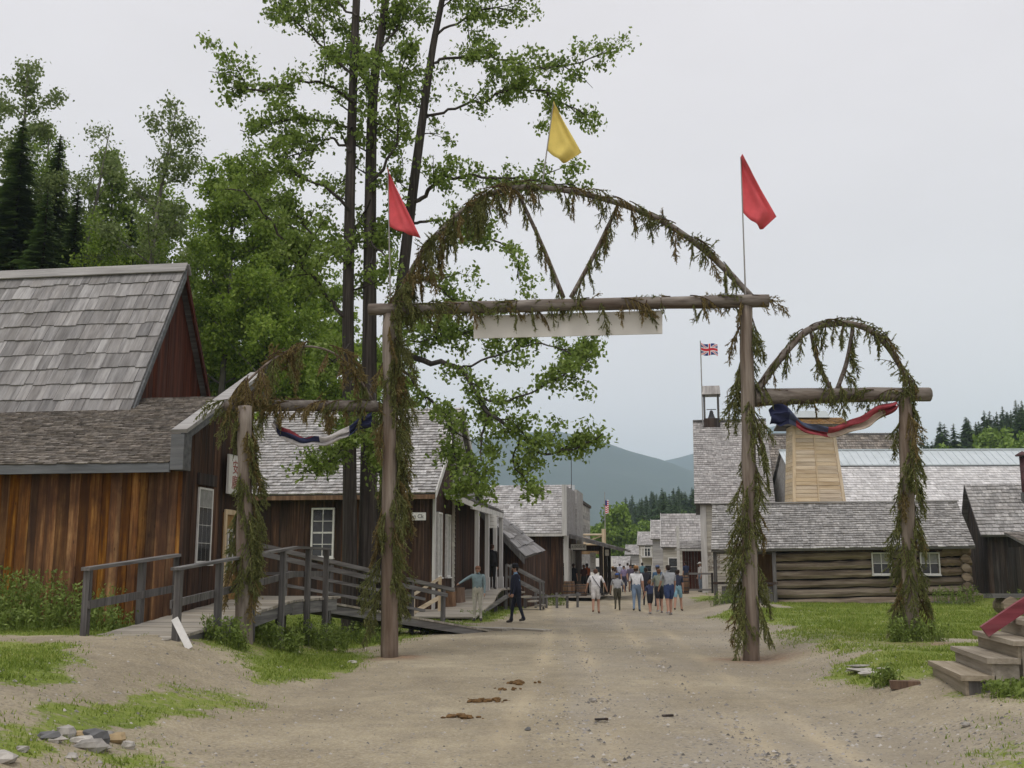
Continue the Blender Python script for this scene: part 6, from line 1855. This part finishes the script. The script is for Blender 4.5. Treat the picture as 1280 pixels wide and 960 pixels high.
for i, (x, y_, n, hh, sp_, lb) in enumerate(wc):
    weed_clump((x, y_, h1(x, y_)), n, hh, sp_, lb, seed=i)

# ------------------------------------------------------------------ people
_mc = {}
def cloth(c):
    if c not in _mc: _mc[c] = plain('cloth_%d' % len(_mc), c, .85, 0, 14, .16)
    return _mc[c]
SKIN = plain('skin', (.42, .24, .17), .6, 0, 9, .08)
def person(label, x, y, face, H=1.72, top=(.5, .5, .5), legs=(.1, .1, .2), shoe=(.05, .045, .04), hair=(.03, .02, .015), stride=.0, arms=((.05, .02), (.05, .02)), sleeve=.5, shorts=False, hat=None, z=None, build=1.0, skirt=None, coat=None, bag=False, inner=None, long_hair=False, group=None, sleeves=None):
    """face: heading in degrees (0 = away from the camera, 180 = towards it). arms: (swing forward, raise sideways) per side, radians"""
    z = h1(x, y) if z is None else z
    e = empty('person', (x, y, z), label, 'person', -face, group)
    s = H / 1.72; b = build
    V, E, Rd, seg = [], [], [], []
    def v(p, r, k):
        V.append(Vector(p) * s); Rd.append(r * s); seg.append(k); return len(V) - 1
    lean = .03 if stride else 0
    pel = v((0, 0, .97), .135 * b, 'hip'); sp = v((0, lean * .3, 1.12), .13 * b, 'top'); ch = v((0, lean * .7, 1.32), .145 * b, 'top'); nk0 = v((0, lean, 1.44), .075, 'top')
    nk = v((0, lean + .012, 1.51), .05, 'skin'); h0 = v((0, lean + .025, 1.585), .078, 'skin'); h1_ = v((0, lean + .02, 1.665), .076, 'skin')
    E += [(pel, sp), (sp, ch), (ch, nk0), (nk0, nk), (nk, h0), (h0, h1_)]
    hands = []
    for sd, (sw, up) in zip((-1, 1), arms):
        shd = v((sd * .175 * b, lean, 1.41), .064, 'slv')
        d = Vector((sd * math.sin(up), math.sin(sw) * math.cos(up), -math.cos(sw) * math.cos(up)))
        el = Vector((sd * .19 * b, lean, 1.41)) + d * .29
        d2 = Vector((d.x * .8, d.y + .25, d.z)).normalized()
        wr = el + d2 * .25
        i1 = v(el.lerp(Vector((sd * .19 * b, lean, 1.41)), .4), .05, 'slv'); i2 = v(el, .043, 'slv' if sleeve > .6 else 'skin'); i3 = v(wr, .029, 'slv' if sleeve > .9 else 'skin'); i4 = v(wr + d2 * .07, .03, 'skin')
        E += [(ch, shd), (shd, i1), (i1, i2), (i2, i3), (i3, i4)]
        hands.append((wr + d2 * .07, d2, sd))
    for sd in (-1, 1):
        st = stride * sd
        hp = v((sd * .085 * b, 0, .9), .098 * b, 'leg')
        kn = Vector((sd * .095, st * .22 + .02, .5)); an = Vector((sd * .1, st * .42 - .02, .09 + (.05 if st < 0 else 0)))
        th = v(Vector((sd * .09, st * .11, .7)), (.088 if not shorts else .1) * b, 'leg'); k1 = v(kn, .062 if not shorts else .056, 'shin' if shorts else 'leg')
        cf = v(kn.lerp(an, .4), .055, 'shin' if shorts else 'leg'); a1 = v(an, .04, 'shin' if shorts else 'leg')
        t1 = v(an + Vector((sd * .01, .06, -.045)), .042, 'shoe'); t2 = v(an + Vector((sd * .02, .15, -.055)), .034, 'shoe'); hl = v(an + Vector((0, -.05, -.05)), .036, 'shoe')
        E += [(pel, hp), (hp, th), (th, k1), (k1, cf), (cf, a1), (a1, t1), (t1, t2), (a1, hl)]
    me = bpy.data.meshes.new('tmp'); me.from_pydata(V, E, []); tmp = link('tmp', me)
    tmp.modifiers.new('Skin', 'SKIN'); sub = tmp.modifiers.new('Sub', 'SUBSURF'); sub.levels = sub.render_levels = 2
    for i, sv in enumerate(me.skin_vertices[0].data):
        sv.radius = (Rd[i] * (1.12 if seg[i] in ('top', 'hip') else 1), Rd[i] * (.92 if seg[i] in ('top', 'hip') else 1)); sv.use_root = (i == 0)
    dg = bpy.context.evaluated_depsgraph_get()
    bm_ = bpy.data.meshes.new_from_object(tmp.evaluated_get(dg))
    bpy.data.objects.remove(tmp)
    # fingers, nose and ears join the same mesh
    mb = MB(); vs = [tuple(q.co) for q in bm_.vertices]; fs = [tuple(q.vertices) for q in bm_.polygons]
    A = np.array([V[a] for a, _ in E]); B = np.array([V[c] for _, c in E]); AB = B - A; LL = (AB ** 2).sum(1)
    slot = {'slv': 6, 'top': 0, 'leg': 1, 'skin': 2, 'shoe': 3, 'shin': 2, 'hip': 1}
    mi = []
    for f in fs:
        c = np.mean([vs[i] for i in f], 0)
        t = np.clip(((c - A) * AB).sum(1) / LL, 0, 1); D = ((A + AB * t[:, None] - c) ** 2).sum(1)
        k = int(np.argmin(D / np.array([(Rd[a] + Rd[c_]) ** 2 for a, c_ in E])))
        ka, kb = seg[E[k][0]], seg[E[k][1]]
        kk = ka if t[k] < .5 else kb
        if (ka, kb) == ('leg', 'shin') and shorts: kk = 'leg' if t[k] < .7 else 'shin'
        if (ka, kb) == ('slv', 'skin') and sleeve > .3: kk = 'slv' if t[k] < .55 else 'skin'
        mi.append(slot[kk])
    mb.v = vs; mb.f = fs; mb.m = mi
    mb.mi = 2
    for (hp_, d2, sd) in hands:
        hp_ = hp_ * s
        for q in range(4):
            o = Vector((0, (q - 1.5) * .018, 0)) * s; l = (.07, .08, .075, .06)[q] * s
            mb.tube([hp_ + o, hp_ + o + d2 * l * .55, hp_ + o + d2 * l * .9 + Vector((-sd * .02, 0, 0)) * s], [.011 * s, .009 * s, .006 * s], 5)
        mb.tube([hp_ - d2 * .04 * s + Vector((0, .025, 0)) * s, hp_ + Vector((-sd * .005, .05, 0)) * s, hp_ + d2 * .03 * s + Vector((-sd * .01, .055, 0)) * s], [.012 * s, .01 * s, .007 * s], 5)
    fy = (lean + .022)
    mb.tube([Vector((0, fy + .07, 1.625)) * s, Vector((0, fy + .105, 1.59)) * s], [.009 * s, .016 * s], 5)
    for sd in (-1, 1): mb.ball(Vector((sd * .08, fy - .005, 1.6)) * s, (.012 * s, .02 * s, .03 * s), 6, 4)
    mb.mi = 4
    for sd in (-1, 1): mb.ball(Vector((sd * .03, fy + .076, 1.628)) * s, .009 * s, 6, 4)
    mb.mi = 5; mb.tube([Vector((-.025, fy + .083, 1.557)) * s, Vector((.025, fy + .083, 1.557)) * s], .006 * s, 4)
    mb.build('body', [cloth(top), cloth(legs), SKIN, cloth(shoe), M['inside'], cloth((.3, .12, .1)), cloth(sleeves or top)], e, True)
    # hair
    hm = MB(); hm.ball(Vector((0, fy - .012, 1.652)) * s, (.09 * s, .1 * s, .075 * s), 10, 7)
    hm.ball(Vector((0, fy - .04, 1.61)) * s, (.082 * s, .07 * s, .085 * s), 10, 6)
    if long_hair: hm.ball(Vector((0, fy - .06, 1.53)) * s, (.08 * s, .05 * s, .12 * s), 8, 6)
    hm.build('hair', cloth(hair), e, True)
    if hat:
        kind, col = hat; tm_ = MB(); c = Vector((0, fy - .005, 1.69)) * s
        if kind == 'cap':
            tm_.ball(c, (.1 * s, .112 * s, .075 * s), 12, 7); tm_.add([c + Vector(q) * s for q in ((-.07, .08, -.012), (.07, .08, -.012), (.05, .185, -.03), (-.05, .185, -.03), (-.07, .08, -.025), (.07, .08, -.025), (.05, .185, -.043), (-.05, .185, -.043))], [(0, 1, 2, 3), (7, 6, 5, 4), (0, 4, 5, 1), (1, 5, 6, 2), (2, 6, 7, 3), (3, 7, 4, 0)])
        else:
            br_ = .18 if kind == 'brim' else .15
            tm_.tube([c + Vector((0, 0, -.03)) * s, c + Vector((0, 0, -.015)) * s], [br_ * s, (br_ - .01) * s], 16)
            tm_.tube([c + Vector((0, 0, -.014)) * s, c + Vector((0, 0, .06)) * s, c + Vector((0, 0, .09)) * s], [.103 * s, .092 * s, .06 * s], 14)
        tm_.build('hat', cloth(col), e, True)
    if skirt or coat:
        col, zl, fl = skirt or coat; km = MB()
        zt = 1.0 if skirt else 1.42
        ks = [(zt, .15 * b), (zt - .1, .165 * b), (lerp(zt, zl, .5), .16 * b + fl * .5), (zl, .16 * b + fl)]
        n = 16; gapn = 2 if coat else 0
        vs_ = []
        for (zz, r_) in ks:
            for k in range(n + 1):
                a = math.pi / 2 + (gapn * .16) + (2 * math.pi - 2 * gapn * .16) * k / n
                vs_.append((math.cos(a) * r_ * s * 1.15, math.sin(a) * r_ * s * .85 + lean * s, zz * s))
        km.add(vs_, [((i + 1) * (n + 1) + k, (i + 1) * (n + 1) + k + 1, i * (n + 1) + k + 1, i * (n + 1) + k) for i in range(len(ks) - 1) for k in range(n)])
        o = km.build('skirt' if skirt else 'coat', [cloth(col)] + ([cloth(inner)] if inner else []), e, True)
        sm = o.modifiers.new('thickness', 'SOLIDIFY'); sm.thickness = .012
        if inner: sm.material_offset = 1
    if bag:
        km = MB(); km.tube([Vector((-.13, -.03, 1.44)) * s, Vector((-.02, -.155, 1.28)) * s, Vector((.16, -.1, 1.02)) * s, Vector((.22, .0, .92)) * s], .014 * s, 5)
        km.box(.17 * s, .27 * s, -.1 * s, .14 * s, .78 * s, .95 * s); km.build('shoulder_bag', cloth((.03, .03, .035)), e)
    return e
def pp(px, py): g = G(px, py); return g.x, g.y
N_ = 'people walking up the street'
x, y = pp(597, 777); person('man in grey-blue sweater and pale trousers pointing left by the boardwalk', x, y, 190, 1.72, (.2, .27, .29), (.48, .45, .39), hair=(.2, .1, .06), arms=((.15, .1), (.9, .75)), sleeve=1, build=1.05)
x, y = pp(646, 779); person('man in dark navy coat and hat striding left on the road', x, y, 262, 1.76, (.2, .32, .48), (.016, .018, .03), hair=(.03, .02, .015), stride=.42, arms=((.1, .1), (.1, .1)), sleeve=1, hat=('bowler', (.02, .02, .025)), coat=((.016, .018, .035), .82, .05), inner=(.05, .06, .28), sleeves=(.016, .018, .035))
qd = Matrix.Rotation(R(-8), 4, 'Z') @ Vector((1.0, 6.3, 0)); person('man in black suit standing with his back turned on the porch', -2.66 + qd.x, 37 + qd.y, 20, 1.74, (.012, .011, .012), (.014, .013, .014), hair=(.05, .025, .015), z=dz(6.3), sleeve=1, coat=((.012, .011, .012), .85, .03))
x, y = pp(745, 767); person('woman in white shirt and white shorts with shoulder bag, seen from behind', x, y, 8, 1.62, (.66, .65, .66), (.58, .56, .55), (.2, .12, .08), (.1, .05, .03), .25, ((.15, .35), (.2, .4)), .4, True, None, build=1.18, bag=True, group=N_)
x, y = pp(772, 763); person('child in grey shirt, camouflage trousers and blue cap', x, y, 2, 1.42, (.33, .33, .34), (.07, .065, .045), hair=(.1, .07, .04), hat=('cap', (.05, .1, .28)), stride=.15, arms=((.1, .2), (.1, .3)), sleeve=.4, build=1.2, group=N_)
x, y = pp(796, 765); person('man in white shirt, blue jeans and straw hat walking away', x, y, 8, 1.68, (.64, .64, .65), (.17, .23, .32), hair=(.08, .05, .03), hat=('brim', (.3, .17, .08)), stride=.55, arms=((.15, .15), (-.2, .12)), sleeve=.5, build=1.12, group=N_)
x, y = pp(813, 768); person('child in navy top and black shorts leading the family group', x, y, 330, 1.2, (.04, .05, .1), (.018, .018, .022), (.4, .4, .42), (.12, .06, .03), .3, ((.2, .1), (.3, .1)), .2, True, build=1.1, group=N_)
x, y = pp(823, 767); person('woman in dark dress and sun-tanned arms within the family group', x + .1, y + .3, 350, 1.62, (.2, .22, .18), (.02, .02, .025), (.4, .4, .42), (.13, .06, .03), .2, ((.5, .1), (.6, .1)), .2, True, group=N_)
x, y = pp(837, 769); person('man in grey t-shirt and navy shorts at the right of the family group', x, y, 345, 1.76, (.3, .31, .33), (.035, .055, .13), (.42, .41, .42), (.025, .016, .012), .3, ((.3, .1), (.1, .1)), .5, True, build=1.18, group=N_)
x, y = pp(848, 764); person('teen in dark top with pale blue bag behind the family group', x, y, 20, 1.58, (.03, .035, .06), (.2, .35, .42), (.1, .08, .07), (.03, .02, .015), .5, shorts=True, group=N_)
x, y = pp(823, 758); person('man in blue cap and teal shirt walking ahead of the family group', x, y, 0, 1.74, (.06, .12, .2), (.05, .05, .07), hair=(.05, .04, .03), hat=('cap', (.09, .12, .22)), group=N_)
x, y = pp(808, 757); person('person in dark clothes partly hidden behind the straw-hatted man', x, y, 10, 1.66, (.03, .03, .04), (.03, .03, .035), group=N_)
BW = 'people on the store boardwalk'
for (px, d_, Hh, tp, lg, hr, kw, lb) in (
    (704, .4, 1.68, (.02, .025, .05), (.55, .52, .48), (.1, .06, .04), {}, 'person in dark jacket and pale trousers by the store barrels'),
    (712, 1.6, 1.7, (.22, .03, .04), (.015, .015, .02), (.04, .02, .015), {}, 'person in dark red top on the store boardwalk'),
    (717, .9, 1.66, (.02, .02, .025), (.018, .018, .02), (.05, .03, .02), {}, 'person all in black on the store boardwalk'),
    (734, 3.5, 1.68, (.5, .12, .04), (.04, .04, .05), (.06, .04, .03), {}, 'person in orange top under the awning'),
    (730, 2.4, 1.6, (.1, .04, .04), (.05, .05, .06), (.2, .08, .03), {}, 'red-haired person under the awning')):
    Y = 58.6 + d_; person(lb, (px - 640) / FPX * Y / 1.017, Y, random.uniform(-60, 60), Hh, tp, lg, hair=hr, z=.23, group=BW, **kw)
x, y = pp(722, 741); person('person in mint green shirt and khaki trousers beside the boardwalk', x, y, 15, 1.66, (.3, .42, .38), (.26, .24, .17), hair=(.12, .08, .05), build=1.15, group=BW)
x, y = pp(730, 747); person('man in dark jacket with white sleeve leaning forward at boardwalk end', x, y, 60, 1.62, (.03, .025, .03), (.4, .38, .34), hair=(.04, .03, .02), stride=.6, arms=((.7, .1), (.5, .1)), sleeve=1, group=BW)
x, y = pp(754, 741); person('person in broad white hat beyond the woman in white', x, y, 0, 1.72, (.15, .18, .28), (.2, .2, .22), hair=(.1, .07, .05), hat=('brim', (.7, .68, .66)), group=N_)
FR = 'people far down the street'
for (px, Y, tp, lg, ht, lb) in ((766, 66, (.45, .4, .36), (.1, .1, .12), ('brim', (.3, .18, .08)), 'far person in brown hat and pale shirt'), (780, 72, (.25, .2, .34), (.06, .06, .1), None, 'far person in lilac top'), (785, 78, (.5, .48, .5), (.08, .08, .1), None, 'far person in white top and dark trousers'), (788, 70, (.14, .12, .18), (.05, .05, .08), None, 'far person in dark purple top'), (803, 74, (.1, .2, .24), (.06, .06, .09), None, 'far person in teal top'), (775, 84, (.4, .42, .5), (.1, .12, .2), ('cap', (.4, .4, .42)), 'far person in pale blue top and grey cap'), (858, 66, (.04, .05, .1), (.05, .05, .06), None, 'person in navy near the veranda post')):
    x = (px - 640) / FPX * Y / 1.017; person(lb, x, Y, random.uniform(-40, 40) + (180 if px in (780, 788) else 0), 1.7, tp, lg, hat=ht, group=FR, stride=random.choice((0, .3)))
for (px, Y, tp, lb) in ((884, 60.5, (.45, .38, .3), 'person in beige clothes standing by the hitching rail'), (876, 61.5, (.5, .48, .46), 'person in white cap and pale top behind the hitching rail')):
    x = (px - 640) / FPX * Y / 1.017; person(lb, x, Y, 250, 1.62, tp, (.2, .24, .3), hair=(.2, .14, .08), hat=('cap', (.6, .58, .55)), group='people by the hitching rail')

# ------------------------------------------------------------------ hazy valley air
hz = NT('valley_haze')
for nd in list(hz.t.nodes):
    if nd.type == 'BSDF_PRINCIPLED': hz.t.nodes.remove(nd)
pv = hz.t.nodes.new('ShaderNodeVolumePrincipled')
pv.inputs['Color'].default_value = (.68, .84, 1.0, 1)
pv.inputs['Density'].default_value = .00024
hz.t.links.new(pv.outputs[0], hz.out.inputs['Volume'])
m = MB(); m.box(-5400, 5400, -350, 6400, -6, 570)
tag(m.build('haze', hz.mat, None), 'thin pale air filling the valley', 'haze', kind='stuff')
